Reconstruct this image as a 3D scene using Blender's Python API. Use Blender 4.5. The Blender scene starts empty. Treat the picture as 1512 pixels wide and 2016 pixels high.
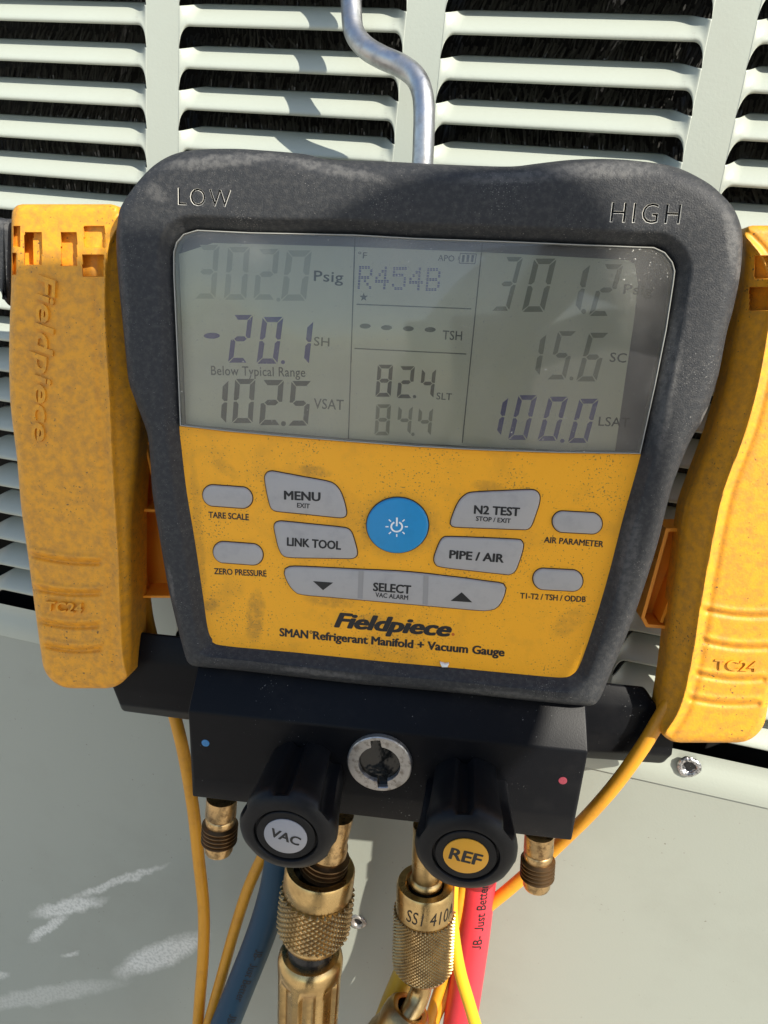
import bpy, bmesh, math, random
from mathutils import Vector, Matrix
R = math.radians
random.seed(7)
SC = bpy.context.scene
COL = SC.collection

# ------------------------------------------------------------------ camera
F = 1400.0                                   # focal length in photograph pixels (1512 x 2016)
CAM_POS = Vector((0.20622, -0.37258, -0.11926))
RX = Vector((0.96764, 0.23343, 0.09587))     # camera right, in world axes (x, y into the panel, z up)
RD = Vector((0.16088, -0.27798, -0.94702))   # camera down
RF = Vector((-0.19441, 0.93179, -0.30653))   # camera forward
RF = RX.cross(-RD).normalized() * -1
RD = RX.cross(RF).normalized() * 1
if RD.z > 0: RD = -RD
cam_d = bpy.data.cameras.new('camera'); cam = bpy.data.objects.new('camera', cam_d); COL.objects.link(cam)
cam_d.sensor_fit = 'VERTICAL'; cam_d.sensor_height = 36.0; cam_d.lens = 36.0 * F / 2016.0
cam_d.clip_start = 0.01; cam_d.clip_end = 3000
M = Matrix.Identity(4)
for i, a in enumerate((RX, -RD, -RF)):
    M[0][i], M[1][i], M[2][i] = a
M.translation = CAM_POS
cam.matrix_world = M
SC.camera = cam

# ------------------------------------------------------------------ light
SUN_TRAVEL = Vector((-1.41, 1.0, -1.36)).normalized()
w = bpy.data.worlds.new('World'); SC.world = w; w.use_nodes = True
nt = w.node_tree
sky = nt.nodes.new('ShaderNodeTexSky'); sky.sky_type = 'NISHITA'; sky.sun_disc = False
to_sun = -SUN_TRAVEL
sky.sun_elevation = math.asin(to_sun.z)
sky.sun_rotation = math.atan2(to_sun.x, to_sun.y)
nt.nodes['Background'].inputs['Strength'].default_value = 0.128
nt.links.new(sky.outputs[0], nt.nodes['Background'].inputs['Color'])
sl = bpy.data.lights.new('sun', 'SUN'); sl.energy = 4.6; sl.angle = R(0.5); sl.color = (1.0, 0.94, 0.83)
so = bpy.data.objects.new('sun', sl); COL.objects.link(so)
so.rotation_euler = SUN_TRAVEL.to_track_quat('-Z', 'Y').to_euler(); so.location = (2, -2, 3)
SC.view_settings.view_transform = 'Standard'; SC.view_settings.look = 'None'
SC.view_settings.gamma = 1.0; SC.view_settings.exposure = 0.68

# ------------------------------------------------------------------ pixel -> place helpers
DU = Vector((0.99124, 0.11982, 0.05564)).normalized()
DW = Vector((0.11617, -0.99111, 0.06485)); DW = (DW - DU * DW.dot(DU)).normalized()
DV = DW.cross(DU).normalized()
DO = CAM_POS + RF * 0.325
DM = Matrix.Identity(4)
for i, a in enumerate((DU, DV, DW)):
    DM[0][i], DM[1][i], DM[2][i] = a
DM.translation = DO
DMI = DM.inverted()
def ray(px, py):
    return RX * ((px - 756) / F) + RD * ((py - 1008) / F) + RF
def W(px, py, y=0.0):
    """point of the world plane Y=y behind a photograph pixel"""
    d = ray(px, py); return CAM_POS + d * ((y - CAM_POS.y) / d.y)
def D(px, py, h=0.0):
    """point in gauge coordinates (u right, v up, h towards the viewer) on the plane h"""
    d = ray(px, py); o = DO + DW * h
    s = (o - CAM_POS).dot(DW) / d.dot(DW)
    return DMI @ (CAM_POS + d * s)
def DY(px, py, y):
    return DMI @ W(px, py, y)
def S(px, py, h=0.0):
    return (D(px + 1, py, h) - D(px, py, h)).length

# ------------------------------------------------------------------ materials
def mat(name, base, rough=0.5, metal=0.0, dirt=None, dirt_amt=0.5, dirt_scale=60, dirt_lo=0.5, dirt_hi=0.75,
        bump=0.0, bump_scale=900, specks=None, speck_scale=900, speck_thr=0.74, spec=0.5, rough_var=0.0, coat=0.0, sss=0.0):
    m = bpy.data.materials.new(name); m.use_nodes = True
    n = m.node_tree.nodes; l = m.node_tree.links; p = n['Principled BSDF']
    p.inputs['Base Color'].default_value = (*base, 1); p.inputs['Roughness'].default_value = rough
    p.inputs['Metallic'].default_value = metal; p.inputs['Specular IOR Level'].default_value = spec
    p.inputs['Coat Weight'].default_value = coat
    if sss:
        p.inputs['Subsurface Weight'].default_value = sss; p.inputs['Subsurface Radius'].default_value = (0.004, 0.002, 0.0005)
    tc = n.new('ShaderNodeTexCoord')
    col = None
    if dirt:
        t = n.new('ShaderNodeTexNoise'); t.inputs['Scale'].default_value = dirt_scale; t.inputs['Detail'].default_value = 7; t.inputs['Roughness'].default_value = 0.65
        l.new(tc.outputs['Object'], t.inputs['Vector'])
        r = n.new('ShaderNodeMapRange'); r.inputs['From Min'].default_value = dirt_lo; r.inputs['From Max'].default_value = dirt_hi; r.inputs['To Max'].default_value = dirt_amt
        l.new(t.outputs['Fac'], r.inputs['Value'])
        mx = n.new('ShaderNodeMix'); mx.data_type = 'RGBA'
        mx.inputs['A'].default_value = (*base, 1); mx.inputs['B'].default_value = (*dirt, 1)
        l.new(r.outputs['Result'], mx.inputs['Factor']); col = mx.outputs['Result']
        l.new(col, p.inputs['Base Color'])
        if rough_var:
            r2 = n.new('ShaderNodeMapRange'); r2.inputs['From Min'].default_value = 0.3; r2.inputs['From Max'].default_value = 0.7
            r2.inputs['To Min'].default_value = rough - rough_var; r2.inputs['To Max'].default_value = rough + rough_var
            l.new(t.outputs['Fac'], r2.inputs['Value']); l.new(r2.outputs['Result'], p.inputs['Roughness'])
    if specks:
        t = n.new('ShaderNodeTexNoise'); t.inputs['Scale'].default_value = speck_scale; t.inputs['Detail'].default_value = 2
        l.new(tc.outputs['Object'], t.inputs['Vector'])
        t2 = n.new('ShaderNodeTexNoise'); t2.inputs['Scale'].default_value = 45; t2.inputs['Detail'].default_value = 4
        l.new(tc.outputs['Object'], t2.inputs['Vector'])
        ad = n.new('ShaderNodeMath'); ad.operation = 'MULTIPLY_ADD'; ad.inputs[1].default_value = 0.35
        l.new(t2.outputs['Fac'], ad.inputs[0]); l.new(t.outputs['Fac'], ad.inputs[2])
        r = n.new('ShaderNodeMapRange'); r.inputs['From Min'].default_value = speck_thr + 0.12; r.inputs['From Max'].default_value = speck_thr + 0.2
        l.new(ad.outputs[0], r.inputs['Value'])
        mx = n.new('ShaderNodeMix'); mx.data_type = 'RGBA'
        if col: l.new(col, mx.inputs['A'])
        else: mx.inputs['A'].default_value = (*base, 1)
        mx.inputs['B'].default_value = (*specks, 1)
        l.new(r.outputs['Result'], mx.inputs['Factor']); l.new(mx.outputs['Result'], p.inputs['Base Color'])
    if bump:
        t = n.new('ShaderNodeTexNoise'); t.inputs['Scale'].default_value = bump_scale; t.inputs['Detail'].default_value = 3
        l.new(tc.outputs['Object'], t.inputs['Vector'])
        b = n.new('ShaderNodeBump'); b.inputs['Strength'].default_value = 1.0; b.inputs['Distance'].default_value = bump
        l.new(t.outputs['Fac'], b.inputs['Height']); l.new(b.outputs['Normal'], p.inputs['Normal'])
    return m

PAINT = mat('cabinet_paint', (0.405, 0.438, 0.375), 0.40, dirt=(0.37, 0.385, 0.325), dirt_amt=0.5, dirt_scale=14, bump=0.00006, bump_scale=700, specks=(0.35, 0.36, 0.31), speck_scale=380, speck_thr=0.80)
RUBBER = mat('black_rubber', (0.028, 0.030, 0.033), 0.60, spec=0.3, dirt=(0.085, 0.083, 0.079), dirt_amt=0.5, dirt_scale=420, dirt_lo=0.45, dirt_hi=0.72, bump=0.00022, bump_scale=1500, specks=(0.20, 0.195, 0.18), speck_scale=1700, speck_thr=0.745)
FACE = mat('yellow_face', (0.95, 0.425, 0.008), 0.5, dirt=(0.52, 0.25, 0.02), dirt_amt=0.7, dirt_scale=34, dirt_lo=0.5, dirt_hi=0.8, bump=0.00012, bump_scale=1400, specks=(0.32, 0.17, 0.03), speck_scale=1100, speck_thr=0.70)
CLAMPM = mat('yellow_clamp_plastic', (0.78, 0.345, 0.016), 0.55, dirt=(0.38, 0.18, 0.04), dirt_amt=0.75, dirt_scale=260, dirt_lo=0.40, dirt_hi=0.72, bump=0.00012, bump_scale=900, specks=(0.10, 0.06, 0.03), speck_scale=750, speck_thr=0.745)
JAWM = mat('orange_yellow_plastic', (0.92, 0.33, 0.015), 0.45, dirt=(0.6, 0.2, 0.03), dirt_amt=0.5, dirt_scale=60, sss=0.0)
BLACK = mat('black_paint', (0.004, 0.0045, 0.006), 0.40, spec=0.14, dirt=(0.010, 0.010, 0.011), dirt_amt=0.8, dirt_scale=50, bump=0.00004, bump_scale=1600, specks=(0.2, 0.2, 0.19), speck_scale=900, speck_thr=0.80)
KNOBM = mat('black_knob_plastic', (0.005, 0.0054, 0.0065), 0.44, spec=0.24, dirt=(0.018, 0.018, 0.018), dirt_amt=0.6, dirt_scale=60, bump=0.00003, bump_scale=1300)
GREY = mat('grey_key_rubber', (0.40, 0.385, 0.37), 0.55, dirt=(0.28, 0.27, 0.27), dirt_amt=0.5, dirt_scale=120, bump=0.00004, bump_scale=1500)
BLUE = mat('blue_key', (0.010, 0.26, 0.56), 0.42, dirt=(0.01, 0.2, 0.42), dirt_amt=0.4, dirt_scale=150)
INK = mat('black_ink', (0.010, 0.010, 0.011), 0.5)
GAP = mat('dark_gap', (0.035, 0.016, 0.008), 0.8)
WHITE = mat('white_ink', (0.85, 0.88, 0.88), 0.5)
BRASS = mat('brass', (0.52, 0.36, 0.16), 0.34, 1.0, dirt=(0.25, 0.16, 0.075), dirt_amt=0.8, dirt_scale=110, dirt_lo=0.42, dirt_hi=0.7, bump=0.00012, bump_scale=420, rough_var=0.12)
BRASS2 = mat('brass_bright', (0.60, 0.42, 0.185), 0.30, 1.0, dirt=(0.33, 0.21, 0.09), dirt_amt=0.7, dirt_scale=90, dirt_lo=0.45, dirt_hi=0.7, bump=0.00008, bump_scale=300, rough_var=0.1)
COPPER = mat('tarnished_brass', (0.56, 0.38, 0.18), 0.34, 1.0, dirt=(0.17, 0.105, 0.05), dirt_amt=0.9, dirt_scale=260, dirt_lo=0.48, dirt_hi=0.66, bump=0.0001, bump_scale=500, rough_var=0.1)
THREAD = mat('oiled_thread', (0.17, 0.105, 0.05), 0.32, 0.9)
STEEL = mat('zinc_rod', (0.50, 0.51, 0.52), 0.42, 1.0, dirt=(0.32, 0.32, 0.33), dirt_amt=0.8, dirt_scale=160, dirt_lo=0.45, dirt_hi=0.68, bump=0.00012, bump_scale=380, rough_var=0.12)
ZINC = mat('galvanised_ring', (0.50, 0.48, 0.45), 0.42, 0.85, dirt=(0.16, 0.13, 0.10), dirt_amt=0.8, dirt_scale=300, dirt_lo=0.5, dirt_hi=0.66)
SCREWM = mat('chewed_screw_metal', (0.62, 0.62, 0.62), 0.28, 1.0, dirt=(0.1, 0.1, 0.1), dirt_amt=0.9, dirt_scale=700, dirt_lo=0.45, dirt_hi=0.6, bump=0.0006, bump_scale=600)
FIN = mat('black_spine_fin', (0.028, 0.028, 0.026), 0.28, spec=0.55, dirt=(0.06, 0.058, 0.052), dirt_amt=0.7, dirt_scale=300)
DARK = mat('coil_dark', (0.006, 0.006, 0.006), 0.7)
CABLE = mat('yellow_cable', (0.70, 0.31, 0.015), 0.42, dirt=(0.42, 0.17, 0.02), dirt_amt=0.6, dirt_scale=70, bump=0.00006, bump_scale=600)
CABLE2 = mat('bright_yellow_cable', (0.80, 0.42, 0.012), 0.42, dirt=(0.6, 0.27, 0.02), dirt_amt=0.5, dirt_scale=70)
HBLUE = mat('blue_hose', (0.008, 0.048, 0.090), 0.42, spec=0.25, dirt=(0.016, 0.060, 0.095), dirt_amt=0.5, dirt_scale=60)
HRED = mat('red_hose', (0.68, 0.038, 0.055), 0.42, dirt=(0.55, 0.032, 0.045), dirt_amt=0.5, dirt_scale=60)
HYEL = mat('yellow_hose', (0.66, 0.42, 0.03), 0.42, dirt=(0.5, 0.28, 0.02), dirt_amt=0.5, dirt_scale=60)
RINGB = mat('black_seal', (0.008, 0.008, 0.009), 0.25)
LCDM = mat('lcd_glass', (0.67, 0.665, 0.51), 0.5, dirt=(0.58, 0.57, 0.44), dirt_amt=0.7, dirt_scale=26)
BEZ = mat('lcd_bezel', (0.17, 0.155, 0.15), 0.5)
SEG = mat('lcd_segment', (0.26, 0.265, 0.185), 0.5)
SEGF = mat('lcd_segment_faint', (0.46, 0.46, 0.345), 0.5)
SEGD = mat('lcd_segment_dark', (0.085, 0.088, 0.065), 0.5)
SEGB = mat('lcd_segment_violet', (0.055, 0.048, 0.22), 0.5)
GROUND = mat('concrete', (0.44, 0.40, 0.34), 0.9, dirt=(0.36, 0.33, 0.28), dirt_amt=0.7, dirt_scale=2.0)

def lens_mat():
    m = bpy.data.materials.new('scratched_clear_lens'); m.use_nodes = True
    n = m.node_tree.nodes; l = m.node_tree.links; n.remove(n['Principled BSDF']); out = n['Material Output']
    tc = n.new('ShaderNodeTexCoord')
    tr = n.new('ShaderNodeBsdfTransparent'); tr.inputs['Color'].default_value = (0.965, 0.965, 0.95, 1)
    gl = n.new('ShaderNodeBsdfGlossy'); gl.inputs['Roughness'].default_value = 0.06
    fr = n.new('ShaderNodeFresnel'); fr.inputs['IOR'].default_value = 1.5
    mx = n.new('ShaderNodeMixShader'); l.new(fr.outputs[0], mx.inputs[0]); l.new(tr.outputs[0], mx.inputs[1]); l.new(gl.outputs[0], mx.inputs[2])
    # dust specks and a haze of fine wear
    df = n.new('ShaderNodeBsdfDiffuse'); df.inputs['Color'].default_value = (0.72, 0.70, 0.64, 1)
    t = n.new('ShaderNodeTexNoise'); t.inputs['Scale'].default_value = 1100; t.inputs['Detail'].default_value = 1.5
    t2 = n.new('ShaderNodeTexNoise'); t2.inputs['Scale'].default_value = 24; t2.inputs['Detail'].default_value = 5
    for q in (t, t2): l.new(tc.outputs['Object'], q.inputs['Vector'])
    ad = n.new('ShaderNodeMath'); ad.operation = 'MULTIPLY_ADD'; ad.inputs[1].default_value = 0.22
    l.new(t2.outputs['Fac'], ad.inputs[0]); l.new(t.outputs['Fac'], ad.inputs[2])
    r = n.new('ShaderNodeMapRange'); r.inputs['From Min'].default_value = 0.825; r.inputs['From Max'].default_value = 0.90; r.inputs['To Max'].default_value = 0.7
    l.new(ad.outputs[0], r.inputs['Value'])
    r3 = n.new('ShaderNodeMapRange'); r3.inputs['From Min'].default_value = 0.4; r3.inputs['From Max'].default_value = 0.75; r3.inputs['To Min'].default_value = 0.02; r3.inputs['To Max'].default_value = 0.11
    l.new(t2.outputs['Fac'], r3.inputs['Value'])
    mxx = n.new('ShaderNodeMath'); mxx.operation = 'MAXIMUM'; l.new(r.outputs[0], mxx.inputs[0]); l.new(r3.outputs[0], mxx.inputs[1])
    m2 = n.new('ShaderNodeMixShader'); l.new(mxx.outputs[0], m2.inputs[0]); l.new(mx.outputs[0], m2.inputs[1]); l.new(df.outputs[0], m2.inputs[2])
    l.new(m2.outputs[0], out.inputs['Surface'])
    return m
LENS = lens_mat()
LEDGE = mat('lens_edge_plastic', (0.36, 0.36, 0.33), 0.18)

# ------------------------------------------------------------------ object helpers
ORG = {}
def thing(name, label, cat, org=Vector((0, 0, 0)), group=None, base=None):
    o = bpy.data.objects.new(name, None); COL.objects.link(o)
    o.empty_display_size = 0.02
    b = DM if base is None else base
    o.matrix_world = b @ Matrix.Translation(org)
    ORG[o.name] = Vector(org)
    o['label'] = label; o['category'] = cat
    if group: o['group'] = group
    return o
def org_of(p):
    while p is not None and p.name not in ORG: p = p.parent
    return ORG[p.name] if p else Vector((0, 0, 0))
def obj(name, vf, m, parent=None, smooth=35, base=None, recalc=True):
    """link one mesh object; vertices are in gauge (or base) coordinates"""
    v, f = vf
    o0 = org_of(parent) if parent else Vector((0, 0, 0))
    me = bpy.data.meshes.new(name)
    me.from_pydata([Vector(a) - o0 for a in v], [], f)
    if recalc:
        bm = bmesh.new(); bm.from_mesh(me); bmesh.ops.recalc_face_normals(bm, faces=bm.faces); bm.to_mesh(me); bm.free()
    if smooth:
        for p in me.polygons: p.use_smooth = True
        me.set_sharp_from_angle(angle=R(smooth))
    me.materials.append(m)
    o = bpy.data.objects.new(name, me); COL.objects.link(o)
    if parent: o.parent = parent
    else: o.matrix_world = DM if base is None else base
    return o
def tag(o, label, cat, group=None):
    o['label'] = label; o['category'] = cat
    if group: o['group'] = group
    return o
def merge(*parts):
    V, Fc = [], []
    for v, f in parts:
        k = len(V); V += list(v); Fc += [tuple(i + k for i in q) for q in f]
    return V, Fc
def cat_rom(pts, n, closed=False):
    """n samples along a Catmull-Rom spline through pts"""
    P = [Vector(p) for p in pts]; m = len(P); out = []
    segs = m if closed else m - 1
    per = []
    dense = []
    for i in range(segs):
        if closed: a, b, c, d = P[(i - 1) % m], P[i], P[(i + 1) % m], P[(i + 2) % m]
        else: a, b, c, d = P[max(i - 1, 0)], P[i], P[i + 1], P[min(i + 2, m - 1)]
        for k in range(16):
            t = k / 16
            dense.append(0.5 * ((2 * b) + (c - a) * t + (2 * a - 5 * b + 4 * c - d) * t * t + (3 * b - a - 3 * c + d) * t ** 3))
    dense.append(P[0].copy() if closed else P[-1].copy())
    L = [0]
    for i in range(1, len(dense)): L.append(L[-1] + (dense[i] - dense[i - 1]).length)
    j = 0
    for k in range(n):
        s = L[-1] * k / (n if closed else n - 1)
        while j < len(L) - 2 and L[j + 1] < s: j += 1
        d = L[j + 1] - L[j]; t = 0 if d == 0 else (s - L[j]) / d
        out.append(dense[j].lerp(dense[j + 1], min(1, t)))
    return out
def area2(p):
    return sum(p[i][0] * p[(i + 1) % len(p)][1] - p[(i + 1) % len(p)][0] * p[i][1] for i in range(len(p)))
def offset(poly, d):
    """move a closed 2-D outline outwards by d (inwards when negative)"""
    n = len(poly); sg = 1 if area2(poly) > 0 else -1; out = []
    for i in range(n):
        a, b, c = poly[i - 1], poly[i], poly[(i + 1) % n]
        t1 = Vector((b[0] - a[0], b[1] - a[1])); t2 = Vector((c[0] - b[0], c[1] - b[1]))
        if t1.length < 1e-9: t1 = t2
        if t2.length < 1e-9: t2 = t1
        t1.normalize(); t2.normalize()
        n1 = Vector((t1.y, -t1.x)) * sg; n2 = Vector((t2.y, -t2.x)) * sg
        nn = n1 + n2
        if nn.length < 1e-6: nn = n1
        nn.normalize(); k = max(0.5, nn.dot(n1))
        out.append((b[0] + nn.x * d / k, b[1] + nn.y * d / k))
    return out
def slab(poly, h0, h1, bev, steps=3):
    """an outline with thickness and a rounded front edge; poly = [(u, v)]"""
    n = len(poly); V = []; Fc = []
    loops = [(0.0, h0), (0.0, h1 - bev)]
    for k in range(1, steps + 1):
        a = math.pi / 2 * k / steps
        loops.append((-bev * (1 - math.cos(a)), h1 - bev + bev * math.sin(a)))
    for d, h in loops:
        q = offset(poly, d) if d else poly
        V += [(x, y, h) for x, y in q]
    for k in range(len(loops) - 1):
        for i in range(n):
            j = (i + 1) % n
            Fc.append((k * n + i, k * n + j, (k + 1) * n + j, (k + 1) * n + i))
    Fc.append(tuple(range((len(loops) - 1) * n, len(loops) * n)))
    Fc.append(tuple(range(n - 1, -1, -1)))
    return V, Fc
def px_poly(pts, h=0.0):
    return [tuple(D(x, y, h)[:2]) for x, y in pts]
def round_poly(pts, n=48, h=0.0):
    return [tuple(p[:2]) for p in cat_rom([D(x, y, h) for x, y in pts], n, True)]
def frame_of(axis, up=Vector((0, 1, 0))):
    a = Vector(axis).normalized()
    x = up.cross(a)
    if x.length < 1e-4: x = Vector((1, 0, 0)).cross(a)
    x.normalize(); y = a.cross(x).normalized()
    return x, y, a
def lathe(P, axis, prof, N=40, fn=None, up=Vector((0, 0, 1)), caps=True):
    """revolve [(r, z)] about axis from P; fn(theta, z, r) may change the radius"""
    x, y, a = frame_of(axis, up); V = []; Fc = []
    for r, z in prof:
        for i in range(N):
            th = 2 * math.pi * i / N
            rr = fn(th, z, r) if fn else r
            V.append(P + a * z + x * (rr * math.cos(th)) + y * (rr * math.sin(th)))
    for k in range(len(prof) - 1):
        for i in range(N):
            j = (i + 1) % N
            Fc.append((k * N + i, k * N + j, (k + 1) * N + j, (k + 1) * N + i))
    if caps:
        Fc.append(tuple(range(N - 1, -1, -1))); b = (len(prof) - 1) * N; Fc.append(tuple(range(b, b + N)))
    return V, Fc
def frames(path):
    T = []; n = len(path)
    for i in range(n):
        T.append((path[min(i + 1, n - 1)] - path[max(i - 1, 0)]).normalized())
    ref = Vector((0, 0, 1)); X = []
    for t in T:
        x = ref - t * ref.dot(t); x.normalize(); X.append(x); ref = x
    return T, X
def tube(pts, r, n=60, N=20, rf=None):
    path = cat_rom(pts, n); T, X = frames(path); V = []; Fc = []
    for i, p in enumerate(path):
        y = T[i].cross(X[i]); rr = rf(i / (n - 1)) * r if rf else r
        for k in range(N):
            a = 2 * math.pi * k / N
            V.append(p + X[i] * (rr * math.cos(a)) + y * (rr * math.sin(a)))
    for i in range(n - 1):
        for k in range(N):
            j = (k + 1) % N
            Fc.append((i * N + k, i * N + j, (i + 1) * N + j, (i + 1) * N + k))
    Fc.append(tuple(range(N - 1, -1, -1))); Fc.append(tuple(range((n - 1) * N, n * N)))
    return V, Fc
def box(c, ex, ey, ez):
    """box about c with half-extent vectors"""
    V = [c + ex * a + ey * b + ez * d for d in (-1, 1) for b in (-1, 1) for a in (-1, 1)]
    return V, [(0, 2, 3, 1), (4, 5, 7, 6), (0, 1, 5, 4), (2, 6, 7, 3), (0, 4, 6, 2), (1, 3, 7, 5)]

_T = {}
def text_raw(s, bold=0.0, shear=0.0, depth=0.0, space=1.0, res=3):
    """flat or extruded lettering as mesh data; x 0..width, cap height scaled to 1"""
    def make(t):
        c = bpy.data.curves.new('t', 'FONT'); c.body = t; c.size = 1; c.offset = bold; c.shear = shear
        c.extrude = depth; c.space_character = space; c.resolution_u = res
        o = bpy.data.objects.new('t', c); COL.objects.link(o)
        dg = bpy.context.evaluated_depsgraph_get(); e = o.evaluated_get(dg); me = e.to_mesh()
        v = [a.co.copy() for a in me.vertices]; f = [tuple(p.vertices) for p in me.polygons]
        e.to_mesh_clear(); bpy.data.objects.remove(o); bpy.data.curves.remove(c)
        return v, f
    if bold not in _T:
        vv, _ = make('H'); _T[bold] = (min(a.y for a in vv), max(a.y for a in vv))
    y0, y1 = _T[bold]; k = 1 / (y1 - y0)
    v, f = make(s.replace('J', '  I'))
    for i, ch in enumerate(s):                   # a capital J with its hook on the baseline
        if ch == 'J':
            xe = max(a.x for a in make(s[:i].replace('J', '  I') + '  I')[0]); n0 = len(v); cx_, cy_ = xe - .045 - .13, .175
            for q in range(9):
                a = -math.radians(150) * q / 8
                for rr in (.085, .175): v.append(Vector((cx_ + rr * math.cos(a), cy_ * 1.0 + rr * math.sin(a), 0)))
            v += []
            for q in range(8): f.append((n0 + 2 * q, n0 + 2 * q + 1, n0 + 2 * q + 3, n0 + 2 * q + 2))
            for a in v[:n0]:
                if xe - .10 < a.x <= xe + .001 and a.y < .1: a.y = cy_
    x0 = min(a.x for a in v); x1 = max(a.x for a in v)
    return [Vector(((a.x - x0) * k, (a.y - y0) * k, a.z)) for a in v], f, (x1 - x0) * k
def embolden(v, f, amt, dz):
    """heavier strokes: the same lettering laid down again a hair to each side"""
    V, Fc = [], []
    for i, (ax, ay) in enumerate(((0, 0), (1, 0), (-1, 0), (0, .6), (0, -.6), (.7, .5), (-.7, .5), (.7, -.5), (-.7, -.5))):
        k = len(V); V += [Vector((a.x + ax * amt, a.y + ay * amt, a.z + dz * i)) for a in v]; Fc += [tuple(j + k for j in q) for q in f]
    return V, Fc
def densify(v, f, lim=.14):
    """cut long lettering edges so that the strokes follow a curved surface"""
    bm = bmesh.new(); vs = [bm.verts.new(a) for a in v]
    for q in f:
        try: bm.faces.new([vs[i] for i in q])
        except ValueError: pass
    for _ in range(4):
        bmesh.ops.triangulate(bm, faces=bm.faces); e = [a for a in bm.edges if a.calc_length() > lim]
        if not e: break
        bmesh.ops.subdivide_edges(bm, edges=e, cuts=1)
    bmesh.ops.triangulate(bm, faces=bm.faces); bm.verts.index_update()
    r_ = [a.co.copy() for a in bm.verts], [tuple(x.index for x in p.verts) for p in bm.faces]
    bm.free(); return r_
def text_px(s, a, b, cap, h, bold=0.012, shear=0.0, depth=0.0, zoff=0.0, space=1.0):
    """lettering from baseline pixel a to baseline pixel b, cap height in pixels, lying on the plane h"""
    v, f, wd = text_raw(s, 0.0, shear, 1.0 if depth else 0.0, space)
    if not depth and bold > .008: v, f = embolden(v, f, bold * 1.35, 2e-6)
    A = D(*a, h); B = D(*b, h); e = (B - A); L = e.length; e.normalize(); p = Vector((0, 0, 1)).cross(e)
    ch = cap * S(*a, h)
    return [A + e * (q.x / wd * L) + p * (q.y * ch) + Vector((0, 0, zoff + (q.z * depth if depth else q.z))) for q in v], f

# ================================================================== the air conditioner (world axes)
I4 = Matrix.Identity(4)
ZG = -1.05
unit = thing('condenser_unit', 'pale grey-green louvred air conditioner cabinet behind the gauge', 'air conditioner', Vector((0.1, 0.0, ZG)), base=I4)
B_, W_, PIT = 0.01793, 0.11534, 0.0185
HO, HS, DEP = 0.0101, 0.0052, 0.0125           # opening height, how far a slat rises behind it, its depth
K0, K1 = -7, 18
cols = [(-2 * (B_ + W_) , 0)] 
cols = [k * (B_ + W_) for k in range(-2, 4)]
def sm(t):
    t = max(0.0, min(1.0, t)); return t * t * (3 - 2 * t)
def slat_data():
    xs = []
    for i in range(15): xs.append(0.010 * (i / 14) ** 1.25)
    xs += [0.010 + (W_ - 0.020) * i / 10 for i in range(1, 10)]
    xs += [W_ - a for a in reversed(xs[:15])]
    ts = [0, 0.03, 0.07, 0.13, 0.22, 0.34, 0.48, 0.62, 0.76, 0.88, 0.95, 1.0]
    V = []
    for x in xs:
        q = min(x, W_ - x)
        qq = min(1, q / 0.0058)
        H = HO * (1 - (1 - qq) ** 2.6) ** (1 / 1.7)
        zb = -PIT + H                              # lower cut edge = top of the opening below
        ramp = sm(q / 0.009)
        zt = HS * ramp
        for t in ts:
            z = zb + (zt - zb) * t
            d = DEP * ramp * (0.15 * t + 0.85 * t * t * (1.6 - 0.6 * t))
            hem = 0.0011 * (1 - t / 0.13) ** 2 if t < 0.13 else 0.0
            V.append((x, d + hem * sm(q / 0.004), z))
    n = len(ts); Fc = []
    for i in range(len(xs) - 1):
        for j in range(n - 1):
            Fc.append((i * n + j, (i + 1) * n + j, (i + 1) * n + j + 1, i * n + j + 1))
    return V, Fc
sv, sf = slat_data()
slat_me = bpy.data.meshes.new('slat'); slat_me.from_pydata(sv, [], sf)
for p in slat_me.polygons: p.use_smooth = True
slat_me.materials.append(PAINT)
uo = ORG[unit.name]
for cx in cols:
    for k in range(K0, K1 + 1):
        o = bpy.data.objects.new('slat', slat_me); COL.objects.link(o); o.parent = unit
        o.location = Vector((cx, 0, -k * PIT)) - uo
        sd = o.modifiers.new('sheet', 'SOLIDIFY'); sd.thickness = 0.0007; sd.offset = -1 if True else 0
ZT, ZB = -K0 * PIT, -(K1 + 1) * PIT
for cx in cols + [cols[-1] + B_ + W_]:
    a, b = cx - B_, cx
    V = [(a, 0, ZB), (b, 0, ZB), (b, 0, ZT), (a, 0, ZT), (a, .0007, ZB), (b, .0007, ZB), (b, .0007, ZT), (a, .0007, ZT)]
    obj('mullion', (V, [(0, 1, 2, 3), (7, 6, 5, 4), (0, 4, 5, 1), (2, 6, 7, 3)]), PAINT, unit, 30)
# lower flange of the louvred sheet: folded lip over the base panel
XL, XR = cols[0] - B_, cols[-1] + W_ + B_
prof = [(0, ZB + 0.0), (0.0006, ZB - .004), (-.0001, ZB - .008), (-.0010, ZB - .0110), (-.0018, ZB - .015), (-.0018, ZB - .0195), (-.0014, ZB - .0225), (-.0012, ZB - .0238), (-.0005, ZB - .0240)]
V = []; Fc = []
xs = [XL + (XR - XL) * i / 40 for i in range(41)]
for x in xs:
    for y, z in prof: V.append((x, y, z))
n = len(prof)
for i in range(40):
    for j in range(n - 1): Fc.append((i * n + j, (i + 1) * n + j, (i + 1) * n + j + 1, i * n + j + 1))
obj('bottom_flange', (V, Fc), PAINT, unit, 60)
V = []; Fc = []
for x in xs:
    for z in (ZB - .020, ZB - .10, ZB - .25, ZG + .02): V.append((x, 0.0, z))
for i in range(40):
    for j in range(3): Fc.append((i * 4 + j, (i + 1) * 4 + j, (i + 1) * 4 + j + 1, i * 4 + j + 1))
PAINT2 = mat('cabinet_paint_with_painted_light', (0.325, 0.345, 0.295), 0.42, dirt=(0.27, 0.28, 0.235), dirt_amt=0.55, dirt_scale=9, bump=0.00006, bump_scale=700, specks=(0.16, 0.15, 0.12), speck_scale=420, speck_thr=0.775)
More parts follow.
